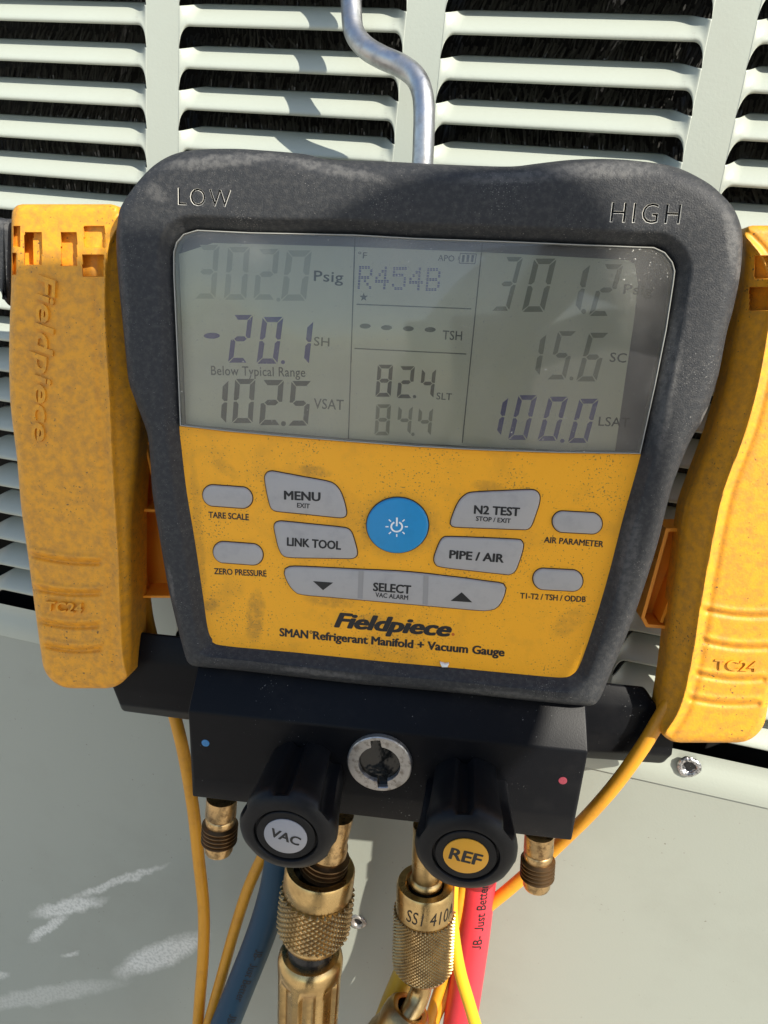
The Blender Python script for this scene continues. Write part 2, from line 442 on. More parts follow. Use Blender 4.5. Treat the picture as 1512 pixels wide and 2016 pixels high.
def light_and_grime(m, marks, colr=(.80, .80, .74, 1), P=None, o=None, flat=True, nsc=55, amp=.016):
    """painted light streaks: soft ellipses with ragged, grainy edges"""
    n = m.node_tree.nodes; l = m.node_tree.links; p = n['Principled BSDF']
    src = p.inputs['Base Color'].links[0].from_socket
    tc = n.new('ShaderNodeTexCoord'); ns = n.new('ShaderNodeTexNoise'); ns.inputs['Scale'].default_value = nsc; ns.inputs['Detail'].default_value = 9; ns.inputs['Roughness'].default_value = .7
    l.new(tc.outputs['Object'], ns.inputs['Vector'])
    ma = n.new('ShaderNodeVectorMath'); ma.operation = 'MULTIPLY_ADD'; ma.inputs[1].default_value = (amp, 0, amp) if flat else (amp, amp, 0)
    l.new(ns.outputs['Color'], ma.inputs[0]); l.new(tc.outputs['Object'], ma.inputs[2])
    tot = None
    for (a, b, wd, st) in marks:
        if flat: A, B2 = W(*a) - uo, W(*b) - uo; c_ = (A + B2) / 2 + Vector((amp / 2, 0, amp / 2)); d = B2 - A
        else: A, B2 = D(*a) - o, D(*b) - o; c_ = (A + B2) / 2 + Vector((amp / 2, amp / 2, 0)); d = B2 - A
        mp = n.new('ShaderNodeMapping'); mp.vector_type = 'TEXTURE'
        mp.inputs['Location'].default_value = c_; mp.inputs['Rotation'].default_value = (0, -math.atan2(d.z, d.x), 0) if flat else (0, 0, math.atan2(d.y, d.x))
        mp.inputs['Scale'].default_value = (d.length * .62, 1, wd) if flat else (d.length * .62, wd, 1)
        l.new(ma.outputs[0], mp.inputs['Vector'])
        ln = n.new('ShaderNodeVectorMath'); ln.operation = 'LENGTH'; l.new(mp.outputs[0], ln.inputs[0])
        r = n.new('ShaderNodeMapRange'); r.inputs['From Min'].default_value = 1.0; r.inputs['From Max'].default_value = .55; r.inputs['To Max'].default_value = st
        l.new(ln.outputs['Value'], r.inputs['Value'])
        if tot is None: tot = r.outputs[0]
        else:
            x = n.new('ShaderNodeMath'); x.operation = 'MAXIMUM'; l.new(tot, x.inputs[0]); l.new(r.outputs[0], x.inputs[1]); tot = x.outputs[0]
    g = n.new('ShaderNodeTexNoise'); g.inputs['Scale'].default_value = 420; g.inputs['Detail'].default_value = 4; l.new(tc.outputs['Object'], g.inputs['Vector'])
    gr = n.new('ShaderNodeMapRange'); gr.inputs['From Min'].default_value = .36; gr.inputs['From Max'].default_value = .56; gr.inputs['To Min'].default_value = .45; l.new(g.outputs['Fac'], gr.inputs['Value'])
    x = n.new('ShaderNodeMath'); x.operation = 'MULTIPLY'; l.new(tot, x.inputs[0]); l.new(gr.outputs[0], x.inputs[1])
    mx = n.new('ShaderNodeMix'); mx.data_type = 'RGBA'; l.new(src, mx.inputs['A']); mx.inputs['B'].default_value = colr
    l.new(x.outputs[0], mx.inputs['Factor']); l.new(mx.outputs['Result'], p.inputs['Base Color'])
light_and_grime(PAINT2, [((70, 1800), (200, 1770), .0075, .75), ((150, 1765), (320, 1705), .0042, .6), ((60, 1850), (130, 1800), .005, .7), ((235, 1915), (400, 1845), .0125, .8), ((120, 1880), (155, 1876), .003, .5), ((-60, 1985), (230, 1935), .010, .35), ((-30, 1930), (15, 1915), .006, .5)])  # streaks of light on the lower-left panel, painted into its base colour
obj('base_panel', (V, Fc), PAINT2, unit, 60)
# cabinet sides, top and back so that the unit is a closed box
c = Vector(((XL + XR) / 2, 0.40, (ZT + ZG) / 2))
hx, hz = (XR - XL) / 2, (ZT - ZG) / 2
obj('side_panel', box(Vector((XL - .001, .40, c.z)), Vector((.001, 0, 0)), Vector((0, .40, 0)), Vector((0, 0, hz))), PAINT, unit, 30)
obj('side_panel', box(Vector((XR + .001, .40, c.z)), Vector((.001, 0, 0)), Vector((0, .40, 0)), Vector((0, 0, hz))), PAINT, unit, 30)
obj('top_panel', box(Vector((c.x, .40, ZT + .004)), Vector((hx + .004, 0, 0)), Vector((0, .405, 0)), Vector((0, 0, .004))), PAINT, unit, 30)
obj('coil_core', box(Vector((c.x, .42, c.z + .05)), Vector((hx - .002, 0, 0)), Vector((0, .375, 0)), Vector((0, 0, hz - .06))), DARK, unit, 0)
# spine fins: thousands of little bristles standing off the coil behind the louvres
V = []; Fc = []
def blade(p, l, wd, d, y2):
    s = Vector((d.z, 0, -d.x)).normalized() * wd * 0.5
    k = len(V); e = p + d * l
    m_ = p + d * (l * .5) + Vector((0, -y2, 0))
    V.extend((p - s, p + s, m_ + s * .8, m_ - s * .8, e + s * .35, e - s * .35)); Fc.extend(((k, k + 1, k + 2, k + 3), (k + 3, k + 2, k + 4, k + 5)))
for cx in cols[1:5]:
    for k in range(-2, 13 if cx < 0 or cx > .2 else 7):
        z0 = -k * PIT; tl = random.uniform(-.28, .28); loose = .32 if random.random() < .25 else .09; ph_ = random.uniform(0, 6)
        for layer in range(3):
            x = cx - .006
            while x < cx + W_ + .006:
                x += random.uniform(.0009, .0017)
                a = tl + random.gauss(0, loose) + .12 * math.sin(x * 75 + ph_)
                d = Vector((math.sin(a), random.uniform(-.30, .0), -math.cos(a))).normalized()
                blade(Vector((x, .0165 + .0035 * layer + random.uniform(0, .0016), z0 + .010 + random.uniform(-.004, .004))), random.uniform(.008, .017), random.uniform(.0007, .0012), d, random.uniform(0, .0014))
o = obj('coil_fins', (V, Fc), FIN, unit, 0, recalc=False); o['kind'] = 'stuff'
# screws
def screw(px, py, rpx, mm, y):
    P = W(px, py, y); r = rpx * (W(px + 1, py, y) - W(px, py, y)).length
    pr = [(r, 0), (r, .0007), (r * .93, .0013), (r * .78, .0016), (r * .60, .0012), (r * .5, .0003), (r * .3, -.0006), (r * .02, -.0009)]
    fn = lambda th, z, q: q * (1 + .05 * math.sin(3 * th + 1) + .04 * math.sin(7 * th + z * 4000))
    s = obj('screw', lathe(P, Vector((0, -1, 0)), pr, 28, fn, caps=False), mm, unit, 40)
    k = obj('recess', lathe(P + Vector((.0006, -.0001, .0009)), Vector((0, -1, 0)), [(r * .47, .0004), (r * .40, .0007), (r * .02, .0007)], 20, lambda th, z, q: q * (1 + .16 * math.cos(4 * th)), caps=False), DARK, s, 0)
    return s
screw(1356, 1509, 24, SCREWM, -.0019)
screw(705, 1814, 15, ZINC, .0)

# ================================================================== the ground
g = bpy.data.meshes.new('ground'); g.from_pydata([(-400, -400, ZG), (400, -400, ZG), (400, 400, ZG), (-400, 400, ZG)], [], [(0, 1, 2, 3)])
g.materials.append(GROUND); go = bpy.data.objects.new('ground', g); COL.objects.link(go); go['kind'] = 'structure'

# ================================================================== the gauge
gauge = thing('manifold_gauge', 'black rubber cased digital manifold gauge with yellow keypad hanging from a steel hook', 'pressure gauge', D(765, 1345, -.015))
CN = D(790, 850, 0)
OUT = [(241, 400), (232, 430), (228, 480), (234, 567), (240, 626), (247, 698), (253, 751), (265, 787), (281, 829), (290, 858), (295, 906), (299, 968), (312, 1049), (330, 1153), (348, 1230), (359, 1272), (367, 1297), (377, 1308), (395, 1313), (460, 1319), (560, 1330), (700, 1346), (800, 1355), (908, 1365), (1030, 1378), (1120, 1387), (1152, 1389), (1172, 1386), (1185, 1371), (1204, 1326), (1240, 1240), (1268, 1162), (1296, 1073), (1312, 1008), (1325, 959), (1347, 900), (1366, 859), (1383, 831), (1397, 800), (1408, 765), (1418, 732), (1433, 655), (1445, 611), (1458, 549), (1464, 490), (1462, 450), (1448, 412), (1426, 385), (1392, 356), (1330, 326), (1256, 314), (1190, 310), (1123, 312), (1060, 319), (1006, 325), (920, 323), (830, 319), (756, 315), (645, 311), (600, 301), (525, 294), (450, 290), (370, 294), (320, 312), (280, 346)]
INN = [(343, 540), (343, 497), (349, 477), (363, 461), (390, 453), (495, 458), (699, 462), (820, 469), (995, 475), (1230, 485), (1286, 487), (1308, 497), (1323, 516), (1328, 534), (1325, 559), (1311, 650), (1290, 755), (1258, 896), (1223, 1022), (1196, 1128), (1167, 1227), (1140, 1305), (1127, 1324), (1107, 1331), (1040, 1326), (872, 1310), (760, 1300), (583, 1282), (437, 1268), (421, 1257), (412, 1238), (401, 1163), (386, 1062), (370, 965), (360, 880), (356, 838), (350, 694)]
def dense_poly(px, h, n):
    return [tuple(p[:2]) for p in cat_rom([D(x, y, h) for x, y in px], n, True)]
outer = dense_poly(OUT, -.002, 520); inner = dense_poly(INN, 0, 520)
NA = 560
def polar(poly):
    cx, cy = CN.x, CN.y; out = []
    n = len(poly)
    for i in range(NA):
        th = 2 * math.pi * i / NA; dx, dy = math.cos(th), math.sin(th); best = 0
        for j in range(n):
            a = poly[j]; b = poly[(j + 1) % n]
            ax, ay = a[0] - cx, a[1] - cy; ex, ey = b[0] - a[0], b[1] - a[1]
            den = dx * ey - dy * ex
            if abs(den) < 1e-12: continue
            t = (ax * ey - ay * ex) / den; s = (ax * dy - ay * dx) / den
            if t > 0 and -1e-6 <= s <= 1 + 1e-6: best = max(best, t)
        out.append((cx + dx * best, cy + dy * best))
    return out
HR = 0.0062
loops = [(outer, -.0022, -.034), (outer, -.0002, -.010), (outer, 0, -.006)]
for k in range(1, 8):
    a = math.pi / 2 * k / 7
    loops.append((outer, -.0088 * (1 - math.cos(a)), -.006 + (.006 + HR) * math.sin(a)))
loops += [(outer, -.0100, HR + .0001), (inner, .0058, HR), (inner, .0050, HR - .0002), (inner, .0042, HR - .0009), (inner, .0030, HR - .0028), (inner, .0014, .0014), (inner, .0006, .0004), (inner, .0003, -.001), (inner, .0003, -.030)]
V = []; Fc = []
for po, d, h in loops:
    V += [(x, y, h) for x, y in polar(offset(po, d) if d else po)]
nl = len(loops)
for k in range(nl):
    for i in range(NA):
        j = (i + 1) % NA; q = (k + 1) % nl
        Fc.append((k * NA + i, k * NA + j, q * NA + j, q * NA + i))
boot = obj('rubber_boot', (V, Fc), RUBBER, gauge, 40)
# LOW and HIGH sunk into the rubber
def cut_text(target, s, a, b, cap):
    v, f = text_px(s, a, b, cap, HR, bold=0.004, depth=.0022, space=1.25)
    me = bpy.data.meshes.new('cut'); o0 = org_of(target); me.from_pydata([q - o0 for q in v], [], f)
    bm = bmesh.new(); bm.from_mesh(me); bmesh.ops.remove_doubles(bm, verts=bm.verts, dist=1e-6); bmesh.ops.recalc_face_normals(bm, faces=bm.faces); bm.to_mesh(me); bm.free()
    me.materials.append(RUBBER)
    co = bpy.data.objects.new('cut', me); COL.objects.link(co); co.parent = target.parent
    md = target.modifiers.new('cut', 'BOOLEAN'); md.object = co; md.operation = 'DIFFERENCE'; md.solver = 'EXACT'
    return co
cs = [cut_text(boot, 'LOW', (350, 403), (455, 408), 30), cut_text(boot, 'HIGH', (1200, 437), (1338, 441), 37)]
dg = bpy.context.evaluated_depsgraph_get()
nm = bpy.data.meshes.new_from_object(boot.evaluated_get(dg))
boot.modifiers.clear()
if len(nm.vertices) > len(boot.data.vertices): boot.data = nm
print('BOOT', len(nm.vertices))
for p in boot.data.polygons: p.use_smooth = True
boot.data.set_sharp_from_angle(angle=R(35))
for c_ in cs: bpy.data.objects.remove(c_)
rim = mat('chalky_worn_rubber', (0.66, 0.64, 0.57), 0.8)
def worn_edges(s_, a, b, cap, space=1.25):
    c = bpy.data.curves.new('t', 'FONT'); c.body = s_; c.size = 1; c.offset = .004; c.space_character = space; c.fill_mode = 'NONE'; c.bevel_depth = .016; c.bevel_resolution = 0; c.resolution_u = 3
    o = bpy.data.objects.new('t', c); COL.objects.link(o); e = o.evaluated_get(bpy.context.evaluated_depsgraph_get()); me = e.to_mesh()
    v = [p.co.copy() for p in me.vertices]; f = [tuple(p.vertices) for p in me.polygons]; e.to_mesh_clear(); bpy.data.objects.remove(o); bpy.data.curves.remove(c)
    x0 = min(p.x for p in v); x1 = max(p.x for p in v); y0, y1 = _T[0.0]; A, B2 = D(*a, HR), D(*b, HR); e_ = B2 - A; L_ = e_.length; e_.normalize(); n_ = Vector((0, 0, 1)).cross(e_); ch = cap * S(*a, HR)
    k = ch / (y1 - y0)
    obj('worn_letter_edge', ([A + e_ * ((p.x - x0) / (x1 - x0) * L_) + n_ * ((p.y - y0) * k) + Vector((0, 0, p.z * k - .00012)) for p in v], f), rim, boot, 0)
worn_edges('LOW', (350, 403), (455, 408), 30); worn_edges('HIGH', (1200, 437), (1338, 441), 37)
obj('rear_case', slab(offset(inner, .0002)[::3], -.036, -.006, .001), BLACK, gauge, 30)

LB = [(356, 838), (450, 849), (560, 859), (684, 869), (820, 879), (950, 886), (1100, 891), (1260, 893)]
# yellow face under the screen
fp = [(x, y + 1) for x, y in LB] + [p for p in INN if p[1] > 894 or (p[1] > 845 and p[0] < 700)]
fpoly = px_poly([(350, 839)] + [(x, y + 1) for x, y in LB] + [(1264, 895), (1230, 1022), (1203, 1128), (1174, 1229), (1147, 1308), (1132, 1330), (1108, 1338), (1040, 1333), (872, 1317), (760, 1307), (583, 1289), (436, 1275), (415, 1262), (405, 1240), (394, 1163), (379, 1062), (363, 965), (353, 880)])
light_and_grime(FACE, [((506, 1165), (500, 1262), .0052, .55), ((396, 1196), (432, 1188), .0035, .5), ((700, 1034), (866, 1036), .0178, .42), ((600, 1178), (700, 1188), .004, .4), ((590, 925), (650, 930), .003, .5), ((930, 955), (990, 958), .0035, .35), ((700, 1220), (760, 1216), .003, .35), ((420, 905), (470, 940), .004, .25), ((1090, 1250), (1150, 1200), .006, .3), ((380, 900), (400, 1180), .003, .3)],
    (.30, .16, .025, 1), None, ORG[gauge.name], False, 130, .006)
light_and_grime(RUBBER, [((330, 335), (560, 312), .0032, .55), ((560, 318), (760, 362), .0028, .5), ((300, 372), (340, 400), .004, .35), ((900, 360), (1100, 352), .003, .4), ((1080, 345), (1300, 335), .0045, .55), ((1420, 420), (1455, 560), .004, .5), ((1398, 800), (1378, 840), .0025, .8), ((1330, 620), (1290, 880), .004, .45), ((1250, 1000), (1215, 1180), .004, .4), ((560, 1305), (720, 1325), .002, .4), ((880, 1345), (1120, 1370), .0025, .35), ((340, 1110), (352, 1180), .0018, .5), ((250, 470), (262, 700), .0025, .25)],
    (.15, .147, .14, 1), None, ORG[gauge.name], False, 240, .005)
obj('keypad_face', slab(fpoly, -.004, .0003, .0002, 1), FACE, gauge, 30)

# ---- screen
lens_px = [(356, 838), (350, 694), (343, 540), (343, 497), (349, 477), (363, 461), (390, 453), (495, 458), (699, 462), (820, 469), (995, 475), (1230, 485), (1286, 487), (1308, 497), (1323, 516), (1328, 534), (1325, 559), (1311, 650), (1290, 755), (1260, 893)] + LB[::-1][1:-1]
lp = px_poly(lens_px, .001)
scr = obj('screen', slab(offset(px_poly(lens_px, 0), .0004), -.0060, -.0034, .0001, 1), BEZ, gauge, 0)
HL = -.0030
lcd = [(352, 500), (420, 478), (700, 486), (960, 497), (1236, 512), (1250, 520), (1256, 560), (1247, 640), (1232, 740), (1211, 888), (1100, 886), (950, 880), (820, 873), (684, 863), (560, 853), (450, 843), (366, 835)]
obj('display_panel', slab(px_poly(lcd, HL), HL - .0003, HL, .00005, 1), LCDM, scr, 0)
HT = HL + .00012
def seg7(ch, x0, x1, yb, yt, sl):
    """one seven-segment digit between pixel columns x0..x1 (at the foot), yb foot, yt top; sl = lean in px"""
    on = {'0': 'abcdef', '1': 'bc', '2': 'abged', '3': 'abgcd', '4': 'fgbc', '5': 'afgcd', '6': 'afgedc', '8': 'abcdefg'}[ch]
    wd = x1 - x0; hh = yb - yt; t = .25 * (wd if ch != '1' else hh * .5); ty = t * 1.0; g = .02 * hh
    if ch == '1': x0 = x1 - max(wd, t * 1.3); wd = x1 - x0
    def pt(x, y): return (x0 + x + sl * (y / hh), yb - y)
    T, Wd, H = t, wd, hh
    m = H / 2
    P = {'a': [(g, H), (Wd - g, H), (Wd - T, H - ty), (T, H - ty)], 'd': [(g, 0), (Wd - g, 0), (Wd - T, ty), (T, ty)],
         'g': [(T * .7, m), (T * 1.25, m + ty * .52), (Wd - T * 1.25, m + ty * .52), (Wd - T * .7, m), (Wd - T * 1.25, m - ty * .52), (T * 1.25, m - ty * .52)],
         'f': [(0, H - g), (0, m + g), (T * .55, m + g * .6), (T, m + ty * .6), (T, H - ty - g)],
         'e': [(0, g), (0, m - g), (T * .55, m - g * .6), (T, m - ty * .6), (T, ty + g)],
         'b': [(Wd, H - g), (Wd, m + g), (Wd - T * .55, m + g * .6), (Wd - T, m + ty * .6), (Wd - T, H - ty - g)],
         'c': [(Wd, g), (Wd, m - g), (Wd - T * .55, m - g * .6), (Wd - T, m - ty * .6), (Wd - T, ty + g)]}
    V = []; Fc = []
    for s in on:
        k = len(V); V += [D(*pt(*q), HT) for q in P[s]]; Fc.append(tuple(range(k, len(V))))
    return V, Fc
def disc_px(x, y, rx, ry, h, n=14, rot=0):
    c_, s_ = math.cos(rot), math.sin(rot); V = []
    for i in range(n):
        a = 2 * math.pi * i / n; ex, ey = rx * math.cos(a), ry * math.sin(a)
        V.append(D(x + ex * c_ - ey * s_, y + ex * s_ + ey * c_, h))
    return V, [tuple(range(n))]
def line_px(a, b, wd, h=None):
    h = HT if h is None else h
    d = Vector((b[0] - a[0], b[1] - a[1])).normalized(); n_ = Vector((-d.y, d.x)) * wd / 2
    return [D(a[0] + n_.x, a[1] + n_.y, h), D(b[0] + n_.x, b[1] + n_.y, h), D(b[0] - n_.x, b[1] - n_.y, h), D(a[0] - n_.x, a[1] - n_.y, h)], [(0, 1, 2, 3)]
def reading(parts, m, lab=None):
    o = obj('reading', merge(*parts), m, scr, 0)
    if lab: o['label'] = lab
reading([seg7('3', 383, 424, 588, 482, 8), seg7('0', 441, 484, 590, 486, 8), seg7('2', 499, 541, 590, 490, 9), seg7('0', 553, 602, 592, 493, 12), disc_px(548, 590, 4, 4, HT)], SEGF, 'faint grey reading 302.0')
reading([disc_px(417, 661, 16, 6, HT), seg7('2', 449, 487, 714, 620, 11), seg7('0', 505, 546, 716, 624, 12), seg7('1', 596, 608, 717, 632, 9), disc_px(557, 713, 4, 4, HT)], SEGB, 'dark violet reading -20.1')
reading([seg7('1', 431, 445, 834, 748, 5), seg7('0', 457, 497, 833, 746, 6), seg7('2', 510, 552, 837, 748, 7), seg7('5', 566, 606, 838, 750, 8), disc_px(558, 834, 5, 5, HT)], SEGD, 'dark grey reading 102.5')
reading([seg7('3', 967, 1002, 612, 506, 28), seg7('0', 1027, 1071, 614, 509, 25), seg7('1', 1130, 1142, 614, 520, 20), seg7('2', 1159, 1198, 622, 520, 30), disc_px(1149, 613, 5, 5, HT)], SEG, 'grey reading 301.2 at the right')
reading([seg7('1', 1050, 1062, 740, 657, 14), seg7('5', 1076, 1113, 747, 652, 23), seg7('6', 1134, 1174, 751, 655, 26), disc_px(1125, 745, 4, 4, HT)], SEG, 'grey reading 15.6')
reading([seg7('1', 974, 986, 858, 782, 15), seg7('0', 1000, 1037, 866, 778, 21), seg7('0', 1058, 1096, 868, 781, 23), seg7('0', 1118, 1156, 872, 785, 23), disc_px(1107, 868, 4.5, 4, HT)], SEGB, 'dark violet reading 100.0')
reading([seg7('8', 739, 769, 781, 718, 5), seg7('2', 781, 811, 784, 721, 6), seg7('4', 825, 853, 784, 726, 6), disc_px(816, 781, 3.5, 3.5, HT)], SEGD, 'small reading 82.4')
reading([seg7('8', 737, 766, 857, 796, 4), seg7('4', 780, 808, 856, 799, 5), seg7('4', 820, 848, 858, 803, 5), disc_px(813, 855, 3.5, 3.5, HT)], SEG, 'small reading 84.4')
reading([disc_px(719, 642, 11, 5, HT), disc_px(761, 645, 11, 5, HT), disc_px(804, 647, 11, 5, HT), disc_px(847, 649, 11, 5, HT)], SEGD)
DOT = {'R': '11110 10001 10001 11110 10100 10010 10001', '4': '00010 00110 01010 10010 11111 00010 00010', '5': '11111 10000 11110 00001 00001 10001 01110', 'B': '11110 10001 10001 11110 10001 10001 11110'}
pp = []
for ci, ch in enumerate('R454B'):
    for r_, row in enumerate(DOT[ch].split()):
        for c_, b in enumerate(row):
            if b == '1':
                x = 704 + ci * 33.5 + c_ * 5.6 + (6 - r_) * .5; y = 524 + r_ * 6.6 + ci * 1.0
                for dy in (0, 2.9):
                    pp.append(([D(x + a * 4.4, y + dy + e * 2.1, HT) for a, e in ((0, 0), (1, 0), (1, 1), (0, 1))], [(0, 1, 2, 3)]))
reading(pp, SEGB, 'dot matrix text R454B')
marks = [line_px((699, 462), (686, 863), 2.2), line_px((950, 476), (910, 872), 2.2), line_px((702, 599), (928, 608), 2.2), line_px((698, 686), (918, 697), 2.2)]
tx = [('Psig', (618, 553), (675, 556), 19), ('SH', (618, 680), (648, 682), 16), ('Below Typical Range', (416, 738), (601, 742), 17), ('VSAT', (618, 804), (676, 807), 19), ('°F', (705, 508), (722, 509), 11), ('APO', (862, 513), (894, 515), 11), ('TSH', (871, 668), (909, 670), 17), ('SLT', (859, 786), (889, 788), 13), ('Psig', (1227, 578), (1284, 582), 19), ('SC', (1200, 712), (1232, 714), 18), ('LSAT', (1178, 838), (1238, 841), 18)]
for s, a, b, c_ in tx: marks.append(text_px(s, a, b, c_, HT, bold=.012, space=1.05))
for k in range(3): marks.append(line_px((913 + k * 9, 502), (911 + k * 9, 516), 5))
for a, b in (((906, 499), (938, 500)), ((904, 518), (935, 519)), ((938, 500), (935, 519)), ((906, 499), (904, 518)), ((903, 505), (902, 512))): marks.append(line_px(a, b, 1.6))
st = [];
for k in range(10):
    r_ = 9 if k % 2 == 0 else 3.6; a = math.pi / 2 + k * math.pi / 5; st.append(D(716 + r_ * math.cos(a), 585 - r_ * math.sin(a), HT))
marks.append((st, [tuple(range(10))]))
obj('printed_marks', merge(*marks), INK if False else SEGD, scr, 0)
# clear lens, its moulded edge
lens = obj('lens', slab(offset(lp, -.0003), .0012, .0020, .0003, 2), LENS, gauge, 30)
e0 = lp; e1 = offset(lp, -.00055); n = len(lp); V = []
for po, h in ((e0, -.0034), (e0, .0021), (offset(lp, -.0002), .0025), (offset(lp, -.0004), .0025), (e1, .0021), (e1, -.0034)): V += [(x, y, h) for x, y in po]
Fc = [(k * n + i, k * n + (i + 1) % n, ((k + 1) % 6) * n + (i + 1) % n, ((k + 1) % 6) * n + i) for k in range(6) for i in range(n)]
obj('lens_edge', (V, Fc), LEDGE, gauge, 30)

# ---- keys
HK = .0017
def key(name, pts, m, n=64, label=None, smooth_pts=True, top=HK, bev=.0009):
    po = round_poly(pts, n) if smooth_pts else px_poly(pts)
    k = obj(name, slab(po, -.001, top, bev), m, gauge, 40)
    gp = offset(po, .00045)
    obj('key_gap', ([(x, y, .00045) for x, y in gp] + [(x, y, -.0008) for x, y in gp], [tuple(range(len(gp)))]), GAP, k, 0)
    if label: k['label'] = label
    return k
def pill(cx, cy, hw, hh, tilt):
    pts = []
    for i in range(40):
        a = 2 * math.pi * i / 40
        x = math.copysign(hw - hh, math.cos(a)) + hh * math.cos(a); y = hh * math.sin(a)
        pts.append((cx + x, cy + y + x * tilt))
    return pts
def C1(*p): return [(340 + x / 3.287, 880 + y / 3.287) for x, y in p]
def C2(*p): return [(760 + x / 3.024, 880 + y / 3.024) for x, y in p]
for cx, cy, tl in ((449, 977, .07), (469.5, 1088.5, .07), (1136, 1028, .05), (1098, 1140.5, .05)):
    key('key', pill(cx, cy, 48.5, 20.5, tl), GREY, smooth_pts=False)
k1 = key('key', C1((600, 210), (603, 180), (618, 162), (648, 156), (700, 165), (850, 193), (1000, 221), (1050, 243), (1085, 285), (1110, 350), (1124, 415), (1120, 443), (1098, 453), (1040, 450), (850, 430), (690, 414), (655, 405), (635, 380), (615, 300)), GREY, 80)
k2 = key('key', C1((660, 515), (668, 490), (690, 480), (720, 480), (900, 498), (1090, 518), (1135, 528), (1160, 555), (1180, 615), (1194, 675), (1188, 704), (1160, 717), (1100, 717), (920, 714), (760, 710), (715, 695), (690, 650), (672, 580)), GREY, 80)
k3 = key('key', C2((385, 455), (392, 420), (415, 360), (440, 315), (475, 283), (520, 269), (700, 260), (850, 254), (890, 260), (913, 290), (908, 340), (885, 410), (862, 468), (840, 486), (810, 488), (620, 481), (440, 474), (400, 470)), GREY, 80)
k4 = key('key', C2((287, 660), (300, 615), (322, 562), (340, 540), (375, 533), (560, 539), (770, 549), (803, 557), (816, 580), (808, 625), (785, 695), (765, 738), (735, 754), (700, 753), (500, 731), (330, 710), (295, 692)), GREY, 80)
k5 = key('key', [(561, 1128), (563, 1119), (572, 1115), (600, 1115), (700, 1120), (800, 1125), (900, 1136), (960, 1144), (988, 1148), (995, 1156), (993, 1168), (986, 1185), (976, 1196), (962, 1200), (940, 1200), (850, 1192), (760, 1184), (660, 1175), (595, 1169), (578, 1160), (567, 1144)], GREY, 96, label='wide three-way selector key')
kp = key('power_key', [(783 + 60.5 * math.cos(i * math.pi / 16), 1033 + 54 * math.sin(i * math.pi / 16)) for i in range(32)], BLUE, 64, top=.0022, bev=.0009)
HX = HK + .00008
obj('key_label', merge(text_px('MENU', (560, 983), (630, 986.5), 16.5, HX, .045), text_px('EXIT', (585, 999), (609.5, 1001), 9, HX, .03)), INK, k1, 0)
obj('key_label', text_px('LINK TOOL', (565.5, 1074), (670.5, 1082), 16, HX, .045), INK, k2, 0)
obj('key_label', merge(text_px('N2 TEST', (933.5, 1011), (1022, 1016), 16.5, HX, .045), text_px('STOP / EXIT', (937, 1025), (1005, 1030), 9, HX, .03)), INK, k3, 0)
obj('key_label', text_px('PIPE / AIR', (885, 1099), (990.5, 1107.5), 16.5, HX, .045), INK, k4, 0)
def poly_px(p, h): return [D(x, y, h) for x, y in p], [tuple(range(len(p)))]
obj('key_label', merge(text_px('SELECT', (735, 1163), (808, 1169), 16.5, HX, .045), text_px('VAC ALARM', (739, 1175), (803, 1181), 9, HX, .03), poly_px([(616, 1144), (656, 1147), (636, 1162)], HX), poly_px([(887, 1183), (909, 1166), (930, 1186)], HX)), INK, k5, 0)
RIB = mat('grey_key_groove', (0.30, 0.29, 0.28), 0.6)
for x, y0, y1 in ((712, 1123, 1178), (840, 1133, 1190)):
    obj('key_groove', ([D(x - 6, y0, HX), D(x + 4, y0 + 1, HX), D(x + 2, y1 + 1, HX), D(x - 8, y1, HX)], [(0, 1, 2, 3)]), RIB, k5, 0)
HP = .0022 + .00008
def arc_px(x, y, r0, r1, a0, a1, h, n=28, asp=.9):
    V = []; Fc = []
    for i in range(n + 1):
        a = a0 + (a1 - a0) * i / n
        for r_ in (r0, r1): V.append(D(x + r_ * math.cos(a), y + asp * r_ * math.sin(a), h))
    for i in range(n): Fc.append((2 * i, 2 * i + 1, 2 * i + 3, 2 * i + 2))
    return V, Fc
pw = [arc_px(781, 1037, 9, 12.5, -math.pi / 2 + .45, 1.5 * math.pi - .45, HP), line_px((781.5, 1019), (781, 1036), 3.6, HP)]
for i in range(8):
    if i == 6: continue
    a = i * math.pi / 4; pw.append(line_px((781 + 16 * math.cos(a), 1037 + 14.5 * math.sin(a)), (781 + 22 * math.cos(a), 1037 + 20 * math.sin(a)), 2.4, HP))
obj('power_symbol', merge(*pw), WHITE, kp, 0)
HF = .0003 + .00008
for caption in (text_px('TARE SCALE', (411, 1019), (489.5, 1024), 11.5, HF, .036), text_px('ZERO PRESSURE', (422, 1130), (524.5, 1135), 11.5, HF, .036),
    text_px('AIR PARAMETER', (1071, 1068), (1187, 1077), 12, HF, .036), text_px('T1-T2 / TSH / ODDB', (1024, 1178), (1152.5, 1185.5), 11.5, HF, .036)):
    obj('key_caption', caption, INK, gauge, 0)
obj('brand_print', text_px('Fieldpiece', (660, 1234), (886, 1253), 29, HF, .055, .28, space=.98), INK, gauge, 0)
obj('brand_dot', disc_px(892, 1249, 3.2, 3, HF), mat('orange_ink', (.55, .12, .01), .5), gauge, 0)
obj('title_print', merge(text_px('SMAN', (551, 1252), (606, 1257), 16, HF, .05), text_px('°', (608, 1257), (614, 1258), 16, HF, .01), text_px('Refrigerant Manifold + Vacuum Gauge', (617, 1258), (992, 1292), 16, HF, .05)), INK, gauge, 0)
obj('paint_chip', slab(px_poly([(866, 1305), (876, 1308), (884, 1307), (881, 1314), (870, 1314)], .002), -.001, .0022, .0003, 1), WHITE, gauge, 0)

